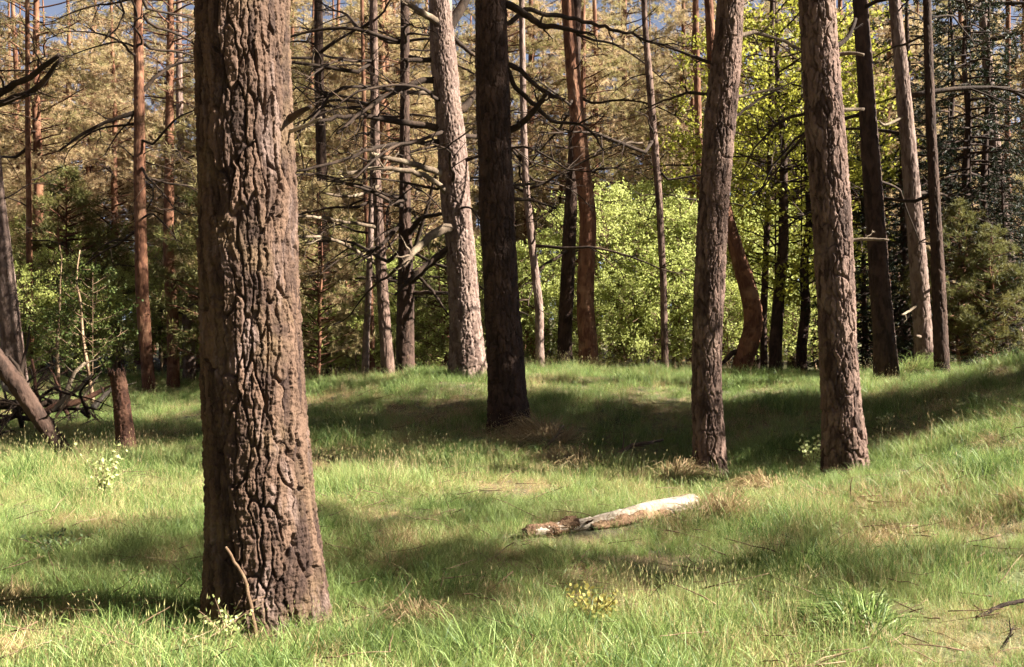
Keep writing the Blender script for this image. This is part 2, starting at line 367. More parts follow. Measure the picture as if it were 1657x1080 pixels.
PINE = [make_crown('pine_crown', 20 + i, 0, [9, 10, 8, 9.5][i], [2.3, 2.6, 2.1, 2.5][i], [76, 84, 70, 80][i], 13, 4, 13, .16, .0092, .05, .35) for i in range(4)]
YOUNG = [make_crown('young_crown', 30 + i, .5, [5.5, 6.5, 4.5][i], [1.5, 1.7, 1.3][i], [84, 94, 74][i], 10, 4, 12, .15, .0088, .0, .45, 'young', gap=.08) for i in range(3)]
SPRUCE = [make_crown('spruce_crown', 40 + i, .4, [9, 7.5][i], [2.2, 1.9][i], 115, 11, 4, 9, .078, .011, .35, .1, 'cone', gap=.05) for i in range(2)]
LIME = [make_crown('lime_crown', 50 + i, .35, [4.6, 5.4, 3.6][i], [1.7, 1.9, 1.5][i], [60, 68, 52][i], 10, 5, 5, .085, .026, .0, .6, 'round', True, .06, limb_r=.018) for i in range(3)]
THIN = [make_crown('thin_crown', 58 + i, .8, [3.3, 2.6][i], [.95, .8][i], [30, 24][i], 6, 4, 4, .075, .022, .0, .6, 'round', True, .06, limb_r=.012) for i in range(2)]
OAK = [make_crown('oak_crown', 60 + i, [1.9, 1.6][i], [10.5, 8.5][i], [3.0, 2.5][i], [72, 60][i], 11, 5, 5, .10, .034, .05, .5, 'round', True, .15, limb_r=.03) for i in range(2)]

# ------------------------------------------------------------------ traced trees
TREES = {}
CR = .72
def traced(key, name, label, pts, d, mat, Ht, nu=64, vis=None, cw=.075, ch=.3, depth=.02, flare=.25, seed=1, crown=None, crown_h=None, needle='needle_tan', dead=0, dead_mat='dead_dark', zr=(1.8, 7), group=None, cat='tree', cscale=1.0, step=None, lean=.35, rough=.006, flat=False):
    Ht = max(Ht, 15.5) + 3
    q0 = P(pts[0][0], pts[0][1], d); base = np.array([q0[0], d, H1(q0[0], d)])
    pp = [[*(P(a, b, d)), c / F * d / 2] for a, b, c in pts]
    zb = base[2]
    pp = [[pp[0][0], pp[0][1], zb - .3, pp[0][3]]] + [p for p in pp if p[2] > zb + .02]
    top = pp[-1]; prev = pp[-2]
    sl = np.clip((top[0] - prev[0]) / max(.3, top[2] - prev[2]), -.18, .18) * lean
    if Ht > top[2] - zb + .5:
        n = 6
        for i in range(1, n + 1):
            f = i / n; zz = top[2] + (Ht + zb - top[2]) * f
            pp.append([top[0] + sl * (zz - top[2]), d, zz, top[3] * (1 - .82 * f ** 1.3)])
    path = resample(np.array(pp) - np.array([*base, 0]), 160, 5)
    zt = EYE + CY / F * d - zb + .6
    stp = step or max(.02, d * .0016); s = np.arange(0, min(zt + .3, Ht + .3), stp)
    if Ht + .3 > s[-1] + .4: s = np.concatenate([s, np.arange(s[-1] + .3, Ht + .35, .3)])
    root = thing(name, label, cat, base, group)
    me = trunk_mesh(name + '_trunk', path[:, :3], path[:, 3], nu, s, cw, ch, depth, seed, flare, rough, flat)
    obj('trunk', me, M[mat], root)
    def axis(z): return np.array([np.interp(z, path[:, 2], path[:, 0]), np.interp(z, path[:, 2], path[:, 1]), z]), np.interp(z, path[:, 2], path[:, 3])
    if crown is not None:
        fo, wd = PINE[crown % 4]; hz = fo.vertices; cscale = cscale * (1.15 if key in ('T1', 'T3', 'T4', 'T5') else CR); ch_ = [9, 10, 8, 9.5][crown % 4] * cscale
        c, r = axis(Ht - ch_ * .96); rz = seed * 1.7
        obj('crown', fo, M[needle], root, c, (0, 0, rz), cscale); obj('crown_limbs', wd, M['bark_red'], root, c, (0, 0, rz), cscale, 'stuff')
    rg = np.random.default_rng(seed + 500)
    for i in range(int(dead * (1.5 if key in ('T2', 'T11', 'T12', 'T13', 'T14', 'T15') else .7))):
        z = rg.uniform(*zr); c, r = axis(z); az = i * 2.4 + rg.normal() * .4
        obj('branch', DB[int(rg.integers(8))], M[dead_mat], root, c + r * .7 * np.array([math.cos(az), math.sin(az), 0]), (rg.uniform(-.3, .3), rg.uniform(-.35, .25), az), rg.uniform(.8, 1.8))
    TREES[key] = (root, d, axis)
    return root
def px_branch(key, pts, mat='dead_dark', dd=0., twigs=5, seed=None, name='branch'):
    root, d, axis = TREES[key]; b = np.array(root.location)
    n = len(pts); pp = []
    for i, (a, c, w) in enumerate(pts):
        di = d + dd * i / (n - 1); pp.append([*(P(a, c, di) - b), w / F * di / 2])
    c0, r0 = axis(pp[0][2]); pp.insert(0, [c0[0], c0[1], pp[0][2] - .02, pp[0][3] * 1.25])
    pp[0][0] += .25 * (pp[1][0] - pp[0][0])
    rs = resample(pp, max(10, 4 * n), 1); rg = np.random.default_rng(seed or int(abs(pts[0][0]) * 7 + pts[0][1] + 99))
    L = np.linalg.norm(rs[-1, :3] - rs[0, :3]); rs[2:, :3] += rg.normal(size=(len(rs) - 2, 3)) * .004 * L
    mb = MB(); mb.tube(rs[:, :3], rs[:, 3], 8)
    for q in range(twigs):
        j = int(rg.integers(len(rs) // 3, len(rs))); d0 = unit(rs[j, :3] - rs[max(0, j - 3), :3])
        dv = unit(d0 + rg.normal(size=3) * .75); l = rg.uniform(.25, .8) * min(1.2, L * .5); t = np.linspace(0, 1, 7)
        tp = rs[j, :3] + dv * (l * t)[:, None] + np.cumsum(rg.normal(size=(7, 3)), 0) * .045 * l; tp[0] = rs[j, :3]
        mb.tube(tp, max(.004, rs[j, 3] * .4) * (1 - t) + .003, 5)
        for e in range(2):
            j2 = int(rg.integers(2, 7)); d2 = unit(dv + rg.normal(size=3) * .8); t2 = np.linspace(0, 1, 4)
            mb.tube(tp[j2] + d2 * (l * .4 * t2)[:, None], .004 * (1 - t2) + .002, 3)
    return obj(name, mb.mesh('branch'), M[mat], root)

traced('T1', 'pine_tree', 'thick pine trunk with deep furrowed sunlit bark rising from the near meadow', [(432, 1003, 196), (431, 970, 184), (428, 900, 172), (418, 780, 164), (410, 600, 157), (404, 400, 151), (396, 200, 149), (391, 0, 145)], 5.6, 'bark_big', 19, 360, cw=.050, ch=.36, depth=.034, flare=.2, seed=11, crown=1, step=.005, rough=.008, lean=.2, flat=True)
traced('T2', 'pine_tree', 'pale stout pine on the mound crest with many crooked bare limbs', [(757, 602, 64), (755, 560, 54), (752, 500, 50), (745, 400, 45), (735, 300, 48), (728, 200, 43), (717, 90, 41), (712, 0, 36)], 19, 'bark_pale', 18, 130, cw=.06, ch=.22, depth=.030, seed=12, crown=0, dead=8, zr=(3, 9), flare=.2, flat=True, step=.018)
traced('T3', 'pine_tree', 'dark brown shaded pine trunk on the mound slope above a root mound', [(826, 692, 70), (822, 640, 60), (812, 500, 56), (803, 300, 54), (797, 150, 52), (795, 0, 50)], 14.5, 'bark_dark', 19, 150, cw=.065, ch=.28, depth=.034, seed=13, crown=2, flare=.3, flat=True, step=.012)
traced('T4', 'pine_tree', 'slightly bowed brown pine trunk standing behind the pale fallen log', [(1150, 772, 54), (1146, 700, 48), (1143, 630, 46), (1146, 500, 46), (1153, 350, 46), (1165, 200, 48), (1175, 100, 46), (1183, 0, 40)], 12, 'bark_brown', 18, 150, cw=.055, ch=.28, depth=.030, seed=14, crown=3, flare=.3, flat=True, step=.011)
traced('T5', 'pine_tree', 'straight pine trunk with a bright lit flank on the grassy right bank', [(1368, 757, 70), (1364, 690, 61), (1358, 600, 58), (1350, 400, 58), (1338, 250, 58), (1328, 120, 58), (1322, 0, 54)], 11.0, 'bark_brown', 19, 160, cw=.06, ch=.28, depth=.034, seed=15, crown=0, flare=.3, flat=True, step=.011)
traced('T6', 'pine_tree', 'strongly curved reddish trunk bending like a bow behind the crest', [(1193, 612, 30), (1203, 580, 31), (1216, 550, 32), (1221, 510, 30), (1207, 455, 27), (1187, 390, 22), (1172, 330, 19), (1160, 250, 16)], 22, 'bark_red', 13, 64, seed=16, depth=.015, crown=2, cscale=.7, flare=.1)
traced('T7', 'pine_tree', 'red barked pine with swollen wavy base on the crest', [(955, 604, 34), (952, 560, 30), (947, 500, 28), (949, 430, 27), (952, 350, 26), (940, 250, 25), (930, 150, 23), (922, 60, 21), (918, 0, 19)], 22.5, 'bark_red', 19, 64, seed=17, depth=.014, crown=1, dead=10, zr=(3, 9))
traced('T8', 'pine_tree', 'dark pine trunk leaning toward the red barked pine beside it', [(914, 604, 25), (914, 540, 23), (919, 440, 22), (923, 340, 20), (928, 250, 17), (932, 120, 15)], 23.5, 'bark_dark', 17, 56, seed=18, depth=.016, crown=3, dead=6)
traced('T9', 'pine_tree', 'thin wavy trunk with a pale lit foot between dark pines', [(874, 607, 16), (873, 560, 14), (873, 500, 14), (862, 410, 12), (851, 300, 11), (847, 200, 10)], 21, 'bark_pale', 11, 40, seed=19, depth=.009, crown=2, cscale=.55, dead=9, zr=(2, 6))
traced('T10', 'pine_tree', 'slender pole straight pine standing before the lime green shrubs', [(1077, 604, 11), (1073, 450, 11), (1067, 330, 11), (1058, 220, 12), (1050, 120, 11), (1043, 30, 9)], 21.5, 'bark_brown', 13, 36, seed=20, depth=.008, crown=0, cscale=.6, dead=8, zr=(3, 8))
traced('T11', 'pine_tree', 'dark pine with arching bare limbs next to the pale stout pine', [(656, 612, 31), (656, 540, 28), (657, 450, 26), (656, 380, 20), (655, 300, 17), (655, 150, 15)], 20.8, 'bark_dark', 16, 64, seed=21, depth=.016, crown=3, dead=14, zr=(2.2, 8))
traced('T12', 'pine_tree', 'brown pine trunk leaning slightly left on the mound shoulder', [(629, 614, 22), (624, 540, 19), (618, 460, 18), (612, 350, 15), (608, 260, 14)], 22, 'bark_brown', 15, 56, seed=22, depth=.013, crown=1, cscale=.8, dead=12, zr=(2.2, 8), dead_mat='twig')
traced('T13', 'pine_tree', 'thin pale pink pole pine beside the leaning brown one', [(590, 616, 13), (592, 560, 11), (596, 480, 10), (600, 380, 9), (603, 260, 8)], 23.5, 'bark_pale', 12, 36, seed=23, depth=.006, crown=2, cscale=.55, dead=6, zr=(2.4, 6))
traced('T13b', 'pine_tree', 'thin pole pine crossing close behind the pale pink one', [(602, 616, 9), (602, 540, 9), (598, 440, 8), (592, 330, 7)], 24.5, 'bark_red', 12, 36, seed=24, depth=.006, crown=0, cscale=.5, dead=5, zr=(2.4, 6))
traced('T14', 'pine_tree', 'dark straight pine half screened by brown young pines', [(528, 618, 19), (524, 400, 19), (520, 260, 17), (516, 100, 14)], 25.5, 'bark_dark', 17, 48, seed=25, depth=.014, crown=1, dead=14, zr=(2, 9))
traced('T15', 'pine_tree', 'reddish brown pine alone in the grass behind the broken stump', [(243, 640, 23), (239, 600, 20), (230, 480, 20), (226, 300, 18), (225, 150, 16), (223, 0, 13)], 27, 'bark_red', 19, 56, seed=26, depth=.014, crown=0, dead=16, zr=(3, 11))
traced('T16', 'pine_tree', 'pine with a pale lit foot in the far grass clearing', [(307, 618, 21), (305, 540, 18), (301, 440, 16), (295, 320, 13), (291, 200, 11), (290, 130, 10)], 34, 'bark_pale', 17, 48, seed=27, depth=.014, crown=3, dead=14, zr=(3, 12))
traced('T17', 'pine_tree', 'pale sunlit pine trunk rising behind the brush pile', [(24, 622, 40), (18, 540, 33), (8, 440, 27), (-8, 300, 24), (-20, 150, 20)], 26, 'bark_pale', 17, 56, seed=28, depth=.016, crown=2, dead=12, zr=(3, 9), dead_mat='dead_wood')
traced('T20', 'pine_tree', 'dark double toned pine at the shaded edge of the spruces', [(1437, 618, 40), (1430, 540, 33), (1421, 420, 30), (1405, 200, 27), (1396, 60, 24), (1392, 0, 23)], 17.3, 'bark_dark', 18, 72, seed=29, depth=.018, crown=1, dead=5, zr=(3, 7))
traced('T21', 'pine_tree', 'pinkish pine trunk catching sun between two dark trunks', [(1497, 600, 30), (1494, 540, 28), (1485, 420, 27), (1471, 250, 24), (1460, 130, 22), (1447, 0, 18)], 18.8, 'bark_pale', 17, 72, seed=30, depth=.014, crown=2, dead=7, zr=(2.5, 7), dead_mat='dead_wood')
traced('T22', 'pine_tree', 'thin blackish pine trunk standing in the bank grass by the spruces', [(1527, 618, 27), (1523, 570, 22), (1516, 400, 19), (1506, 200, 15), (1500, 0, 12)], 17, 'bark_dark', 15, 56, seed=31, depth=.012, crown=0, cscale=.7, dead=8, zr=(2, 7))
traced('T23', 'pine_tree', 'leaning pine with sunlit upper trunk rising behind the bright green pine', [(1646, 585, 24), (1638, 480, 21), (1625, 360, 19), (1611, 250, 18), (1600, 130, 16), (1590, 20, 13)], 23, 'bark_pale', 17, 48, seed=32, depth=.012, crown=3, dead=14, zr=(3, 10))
traced('T24', 'pine_tree', 'thin red pole pine close behind the leaning sunlit one', [(1640, 590, 11), (1634, 400, 10), (1630, 250, 9), (1631, 100, 8)], 27, 'bark_red', 15, 32, seed=33, depth=.007, crown=2, cscale=.7, dead=12, zr=(3, 10))
traced('T28', 'pine_tree', 'thin brown pine glimpsed behind the bowed trunk and green leaves', [(1140, 612, 14), (1136, 400, 13), (1130, 200, 11), (1126, 60, 10)], 29, 'bark_red', 18, 36, seed=34, depth=.01, crown=1, dead=12, zr=(4, 11))
traced('T29', 'pine_tree', 'thin dark pole pine behind the leafy green sapling', [(50, 620, 11), (48, 480, 10), (47, 350, 9), (45, 200, 8)], 31, 'bark_red', 15, 36, seed=35, depth=.008, crown=0, cscale=.8, dead=12, zr=(3, 10))
traced('T30', 'pine_tree', 'pine beyond the brush pile reaching two dark limbs over the clearing', [(-90, 700, 45), (-95, 400, 40), (-100, 0, 36)], 15, 'bark_dark', 18, 64, seed=36, depth=.018, crown=3)
traced('T31', 'pine_tree', 'dark pole pine under the oak leaves beside the curved trunk', [(1237, 612, 12), (1235, 520, 11), (1240, 400, 10), (1246, 260, 9)], 24.5, 'bark_dark', 12, 32, seed=37, depth=.006, dead=6, zr=(2.5, 6), crown=2, cscale=.5)

# limbs read off the photograph
px_branch('T1', [(462, 197, 15), (482, 184, 11), (503, 172, 6)], 'dead_dark', -.15, 2, name='broken_limb')
px_branch('T1', [(455, 216, 10), (480, 210, 6), (520, 190, 4)], 'dead_wood', -.1, 1)
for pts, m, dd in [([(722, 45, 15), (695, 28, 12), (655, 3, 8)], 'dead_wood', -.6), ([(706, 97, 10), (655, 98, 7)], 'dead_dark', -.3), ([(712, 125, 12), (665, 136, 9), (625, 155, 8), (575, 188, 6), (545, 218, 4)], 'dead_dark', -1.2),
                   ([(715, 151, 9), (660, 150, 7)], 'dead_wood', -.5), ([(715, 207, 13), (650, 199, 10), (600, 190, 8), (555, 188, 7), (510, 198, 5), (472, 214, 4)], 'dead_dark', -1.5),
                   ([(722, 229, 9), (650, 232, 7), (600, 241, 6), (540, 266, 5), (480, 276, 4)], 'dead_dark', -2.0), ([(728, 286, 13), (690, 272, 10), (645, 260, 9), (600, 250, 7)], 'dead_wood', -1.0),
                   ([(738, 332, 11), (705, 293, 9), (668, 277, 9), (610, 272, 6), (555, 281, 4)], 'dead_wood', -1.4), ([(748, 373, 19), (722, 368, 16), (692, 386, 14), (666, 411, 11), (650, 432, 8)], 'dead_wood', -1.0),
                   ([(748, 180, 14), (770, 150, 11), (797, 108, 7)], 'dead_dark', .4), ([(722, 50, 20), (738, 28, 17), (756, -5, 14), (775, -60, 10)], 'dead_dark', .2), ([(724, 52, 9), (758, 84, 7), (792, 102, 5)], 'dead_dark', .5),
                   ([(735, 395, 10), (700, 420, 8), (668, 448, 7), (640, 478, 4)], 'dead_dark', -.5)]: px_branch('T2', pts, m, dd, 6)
for pts in [[(664, 458, 12), (695, 428, 9), (738, 398, 5)], [(660, 382, 10), (680, 352, 8), (722, 345, 5)], [(668, 474, 8), (715, 474, 6), (762, 478, 3)], [(650, 360, 9), (620, 395, 6), (575, 430, 3)], [(665, 420, 7), (690, 340, 6), (712, 260, 4)], [(660, 430, 7), (700, 470, 5), (725, 510, 3)]]: px_branch('T11', pts, 'dead_dark', -.6, 6)
for pts in [[(608, 427, 7), (560, 396, 6), (520, 383, 5), (480, 383, 4)], [(612, 368, 7), (560, 360, 5), (520, 352, 5), (480, 350, 4)], [(618, 300, 6), (570, 320, 5), (520, 312, 3)]]: px_branch('T12', pts, 'dead_wood', -1.5, 4)
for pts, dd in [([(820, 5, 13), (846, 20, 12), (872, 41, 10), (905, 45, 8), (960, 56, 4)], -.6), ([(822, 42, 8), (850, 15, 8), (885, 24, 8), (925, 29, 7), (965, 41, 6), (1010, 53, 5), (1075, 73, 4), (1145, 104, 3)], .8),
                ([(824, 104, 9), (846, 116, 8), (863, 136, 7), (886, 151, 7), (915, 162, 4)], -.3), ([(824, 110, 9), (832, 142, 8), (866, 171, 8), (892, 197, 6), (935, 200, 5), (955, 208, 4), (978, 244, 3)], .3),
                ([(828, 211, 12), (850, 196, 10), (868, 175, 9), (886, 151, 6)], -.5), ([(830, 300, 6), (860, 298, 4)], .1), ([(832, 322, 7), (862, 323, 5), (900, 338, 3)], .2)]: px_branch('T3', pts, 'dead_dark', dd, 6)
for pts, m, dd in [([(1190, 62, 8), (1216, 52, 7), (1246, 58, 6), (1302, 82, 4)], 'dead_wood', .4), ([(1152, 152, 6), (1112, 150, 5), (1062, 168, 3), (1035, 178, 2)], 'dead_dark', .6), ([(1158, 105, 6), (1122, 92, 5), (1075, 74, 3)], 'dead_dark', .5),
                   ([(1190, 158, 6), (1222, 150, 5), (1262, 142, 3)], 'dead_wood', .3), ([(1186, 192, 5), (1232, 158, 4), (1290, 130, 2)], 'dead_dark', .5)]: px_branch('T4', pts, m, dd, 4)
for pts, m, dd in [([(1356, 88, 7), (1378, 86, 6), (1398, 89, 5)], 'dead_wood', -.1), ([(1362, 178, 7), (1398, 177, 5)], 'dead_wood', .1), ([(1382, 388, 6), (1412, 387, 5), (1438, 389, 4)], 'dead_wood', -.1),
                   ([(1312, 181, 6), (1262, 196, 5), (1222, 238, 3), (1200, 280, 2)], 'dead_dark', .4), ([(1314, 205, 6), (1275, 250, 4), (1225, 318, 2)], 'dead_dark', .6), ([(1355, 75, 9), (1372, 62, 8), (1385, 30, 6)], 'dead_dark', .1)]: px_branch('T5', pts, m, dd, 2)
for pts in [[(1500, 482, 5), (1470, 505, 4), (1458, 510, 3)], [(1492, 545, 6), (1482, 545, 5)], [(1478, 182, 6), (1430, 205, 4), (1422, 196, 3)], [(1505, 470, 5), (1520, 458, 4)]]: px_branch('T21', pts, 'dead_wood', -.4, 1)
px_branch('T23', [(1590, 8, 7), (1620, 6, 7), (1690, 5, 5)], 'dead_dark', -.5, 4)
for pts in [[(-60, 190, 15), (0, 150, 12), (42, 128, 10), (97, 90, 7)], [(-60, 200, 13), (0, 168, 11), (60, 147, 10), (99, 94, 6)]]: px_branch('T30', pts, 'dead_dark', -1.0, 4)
px_branch('T15', [(226, 180, 8), (180, 195, 6), (135, 215, 5), (95, 245, 3)], 'dead_dark', -.8, 6); px_branch('T15', [(228, 150, 8), (255, 122, 6), (280, 105, 5), (330, 95, 3)], 'dead_dark', .5, 6)
px_branch('T7', [(962, 215, 8), (1000, 232, 6), (1040, 232, 3)], 'dead_wood', .3, 4)
px_branch('T16', [(303, 503, 11), (280, 503, 10), (248, 501, 6)], 'dead_dark', -.8, 12)
px_branch('T6', [(1186, 570, 9), (1172, 586, 7), (1162, 590, 5)], 'dead_dark', -.3, 0)

# ------------------------------------------------------------------ untraced trees
def simple_trunk(seed, Ht, r):
    rg = np.random.default_rng(seed); k = 9; t = np.linspace(0, 1, k)
    p = np.stack([np.cumsum(rg.normal(size=k)) * .06, np.cumsum(rg.normal(size=k)) * .06, -.3 + (Ht + .3) * t], -1); p[:2, :2] = 0
    rr = r * (1 - .85 * t ** 1.2); q = resample(np.hstack([p, rr[:, None]]), 60, 2)
    s = np.concatenate([np.arange(0, Ht * .7, .12), np.arange(Ht * .7, Ht + .2, .4)])
    return trunk_mesh('pine_trunk', q[:, :3], q[:, 3], 20, s, .07, .3, .01, seed, .3), q
TALL = [simple_trunk(200 + i, [17, 18, 16][i], [.17, .2, .14][i]) for i in range(3)]
SMALL = [simple_trunk(210 + i, [5.4, 6.3, 4.4][i], [.06, .07, .05][i]) for i in range(3)]
STEM = [simple_trunk(220 + i, [4.2, 4.9, 3.2][i], [.05, .06, .04][i]) for i in range(3)]
OAKT = [simple_trunk(230 + i, [9.6, 7.8][i], [.17, .14][i]) for i in range(2)]
SPT = [simple_trunk(240 + i, [8.9, 7.4][i], [.12, .1][i]) for i in range(2)]
def tall_pine(x, y, label, seed, s=1., needle='needle_tan', group=None, dead=9, bark='bark_red', crown_drop=0., zr=(2.2, 9.), cxy=1., cz=1.):
    rg = np.random.default_rng(seed); v = seed % 3; me, q = TALL[v]; Ht = [17, 18, 16][v]
    root = thing('pine_tree', label, 'tree', (x, y, H1(x, y)), group, rg.uniform(0, 6.28), s)
    obj('trunk', me, M[bark], root)
    c = seed % 4; ch = [9, 10, 8, 9.5][c] * cz; z = Ht - ch - crown_drop; dx, dy = np.interp(z + ch / 2, q[:, 2], q[:, 0]), np.interp(z + ch / 2, q[:, 2], q[:, 1])
    fo, wd = PINE[c]; rz = rg.uniform(0, 6.28)
    obj('crown', fo, M[needle], root, (dx, dy, z), (0, 0, rz), (cxy, cxy, cz)); obj('crown_limbs', wd, M['bark_red'], root, (dx, dy, z), (0, 0, rz), (cxy, cxy, cz), kind='stuff')
    for i in range(dead):
        zz = rg.uniform(*zr); az = i * 2.4 + rg.normal() * .4
        obj('branch', DB[int(rg.integers(8))], M['dead_dark' if rg.random() < .6 else 'twig'], root, (np.interp(zz, q[:, 2], q[:, 0]), np.interp(zz, q[:, 2], q[:, 1]), zz), (rg.uniform(-.3, .3), rg.uniform(-.35, .25), az), rg.uniform(.8, 1.5))
    return root
def leafy(name, kind, v, x, y, label, cat, foliage, bark, s=1., group=None, rz=None, dead=0):
    fo, wd = {'young': YOUNG, 'spruce': SPRUCE, 'lime': LIME, 'oak': OAK, 'thin': THIN}[kind][v]; tr = {'thin': STEM, 'young': SMALL, 'spruce': SPT, 'lime': STEM, 'oak': OAKT}[kind][v][0]
    rz = rng.uniform(0, 6.28) if rz is None else rz
    root = thing(name, label, cat, (x, y, H1(x, y)), group, rz, s)
    obj('trunk', tr, M[bark], root); obj('crown', fo, M[foliage], root); obj('crown_limbs', wd, M[bark], root, kind='stuff')
    return root
def at(px, d): return (px - CX) / F * d, d

used = [(np.array(r.location)[0], np.array(r.location)[1]) for r, _, _ in TREES.values()]
def free(x, y, m):
    if any((x - a) ** 2 + (y - b) ** 2 < m * m for a, b in used): return False
    used.append((x, y)); return True
LM = [(24, 'pale trunk by the brush pile'), (150, 'leafy green sapling'), (243, 'lone reddish brown pine'), (307, 'far clearing pine'), (410, 'thick furrowed trunk'), (528, 'dark screened pine'), (595, 'pale pink pole pine'), (645, 'dark pine with arching limbs'), (750, 'pale stout crest pine'), (825, 'dark shaded slope pine'),
      (873, 'thin wavy trunk'), (950, 'red barked crest pine'), (1077, 'slender pole pine'), (1150, 'bowed brown pine'), (1205, 'curved reddish trunk'), (1270, 'yellow green oaks'), (1365, 'lit bank pine'), (1435, 'double toned dark pine'), (1497, 'pinkish pine'), (1540, 'thin blackish trunk'), (1620, 'leaning sunlit pine')]
def by_landmark(what, px, d):
    if px < -20: w = 'beyond the far side of the brush pile'
    elif px > 1680: w = 'beyond the leaning sunlit pine, up the slope'
    else: w = 'behind the ' + min(LM, key=lambda q: abs(q[0] - px))[1]
    return f"{what} {'in the front rows' if d < 40 else 'deep in the stand'} {w}"
# lime green shrubs behind the crest
for i, (px, d, v, s) in enumerate([(985, 28.5, 1, 1.0), (1030, 29.5, 0, 1.0), (1060, 28, 2, 1.0), (1100, 29, 1, .95), (1010, 27.5, 2, .8), (1125, 30, 0, 1.05), (960, 31, 1, 1.0), (1165, 29, 1, .9), (890, 29, 0, .9), (840, 28, 2, 1.0), (1045, 33, 1, 1.15), (1090, 34, 1, 1.2), (780, 30, 0, .9), (1210, 30, 0, 1.0), (1250, 32, 1, 1.0), (1320, 29, 2, 1.0), (700, 30, 2, .95), (1290, 28, 2, .7), (1180, 27.5, 2, .7), (940, 27.5, 2, .7)]):
    x, y = at(px, d); free(x, y, .1)
    leafy('leafy_shrub', 'lime', v, x, y, by_landmark('bright lime green leafy shrub', px, d).replace('in the front rows', 'in the thicket').replace('deep in the stand', 'in the thicket'), 'shrub', 'leaf_lime', 'twig', s, 'lime green shrubs behind the crest')
for i, (px, d, v, s) in enumerate([(30, 30, 0, .75), (85, 33, 1, .8), (130, 30.5, 2, .8), (190, 33, 0, .8), (262, 38, 1, .9), (330, 37, 2, 1.0), (200, 38, 2, 1.1), (120, 39, 0, 1.2), (40, 38, 1, 1.1), (295, 42, 0, 1.2), (492, 24.5, 2, .6), (545, 25.5, 0, .55), (575, 24.8, 2, .5), (690, 25, 2, .65), (712, 27, 0, .75), (640, 27, 1, .6), (610, 30, 0, .8), (505, 30, 1, .9)]):
    x, y = at(px, d); free(x, y, .1)
    leafy('golden_shrub', 'lime', v, x, y, by_landmark('golden tan leafy shrub', px, d).replace('in the front rows', 'low in the undergrowth').replace('deep in the stand', 'low in the undergrowth'), 'shrub', 'leaf_gold', 'twig', s, 'golden shrubs in the undergrowth')
for px, d, v, s, lab in [(1255, 23, 0, .92, 'yellow green oak with dark twin looking trunk right of the curved trunk'), (1297, 23.5, 1, .95, 'yellow green oak with forked dark trunk just left of the lit bank pine'), (1285, 34, 1, 1.5, 'tall oak deeper behind the forked one'), (1225, 33, 0, 1.1, 'taller oak with sparse yellow leaves rising behind the curved trunk')]:
    x, y = at(px, d); free(x, y, .1); leafy('oak_tree', 'oak', v, x, y, lab, 'tree', 'leaf_oak', 'bark_dark', s)
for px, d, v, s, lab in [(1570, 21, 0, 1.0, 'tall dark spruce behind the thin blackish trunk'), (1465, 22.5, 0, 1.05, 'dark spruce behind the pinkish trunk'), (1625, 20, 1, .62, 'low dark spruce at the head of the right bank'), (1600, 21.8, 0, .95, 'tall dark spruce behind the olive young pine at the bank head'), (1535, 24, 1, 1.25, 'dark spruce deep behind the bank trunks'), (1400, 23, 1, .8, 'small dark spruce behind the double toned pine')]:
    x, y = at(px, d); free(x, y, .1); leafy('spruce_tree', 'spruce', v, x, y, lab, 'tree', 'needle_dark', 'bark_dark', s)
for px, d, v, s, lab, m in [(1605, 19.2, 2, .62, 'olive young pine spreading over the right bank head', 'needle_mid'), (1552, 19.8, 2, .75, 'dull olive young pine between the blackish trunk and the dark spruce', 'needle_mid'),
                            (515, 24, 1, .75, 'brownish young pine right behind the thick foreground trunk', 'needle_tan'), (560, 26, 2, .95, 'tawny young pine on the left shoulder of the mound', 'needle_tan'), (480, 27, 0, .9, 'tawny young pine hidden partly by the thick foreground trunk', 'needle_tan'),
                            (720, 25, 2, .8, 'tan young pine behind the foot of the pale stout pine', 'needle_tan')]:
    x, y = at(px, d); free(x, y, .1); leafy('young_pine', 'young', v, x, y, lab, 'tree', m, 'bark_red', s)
x, y = at(150, 21); leafy('leafy_sapling', 'thin', 0, x, y, 'green leafy sapling with thin stem behind the brush pile', 'sapling', 'leaf_green', 'twig', .9); free(x, y, .5)
x, y = at(95, 25); leafy('leafy_sapling', 'thin', 1, x, y, 'low dull green sapling behind the leaning dead trunk', 'sapling', 'leaf_green', 'twig', .8); free(x, y, .5)

k = 0; rgb = np.random.default_rng(77)
while k < 84:
    d = rgb.uniform(30, 62); px = rgb.uniform(-230, 1720) if k < 60 else rgb.uniform(-200, 1100)
    if px > 1380 and rgb.random() < .45: continue
    if 900 < px < 1330 and d < 38: continue
    x, y = at(px, d)
    if not free(x, y, 2.3): continue
    lab, grp = ('tall tan needled pine in the stand behind the far left clearing', 'pines behind the left clearing') if px < 700 else ('tall tan needled pine in the stand beyond the lime green shrubs', 'pines beyond the green shrubs') if px < 1380 else ('tall tan needled pine in the stand behind the dark spruces', 'pines behind the dark spruces')
    nd = 'needle_tan' if rgb.random() < .84 else 'needle_olive'; lab = by_landmark('tall tan needled pine' if nd == 'needle_tan' else 'tall olive needled pine', px, d); grp = by_landmark('pines', px, d)
    tall_pine(x, y, lab, 1000 + k, rgb.uniform(.85, 1.12), nd, grp, int(rgb.integers(5, 11)), crown_drop=rgb.uniform(0, 4.5)); k += 1
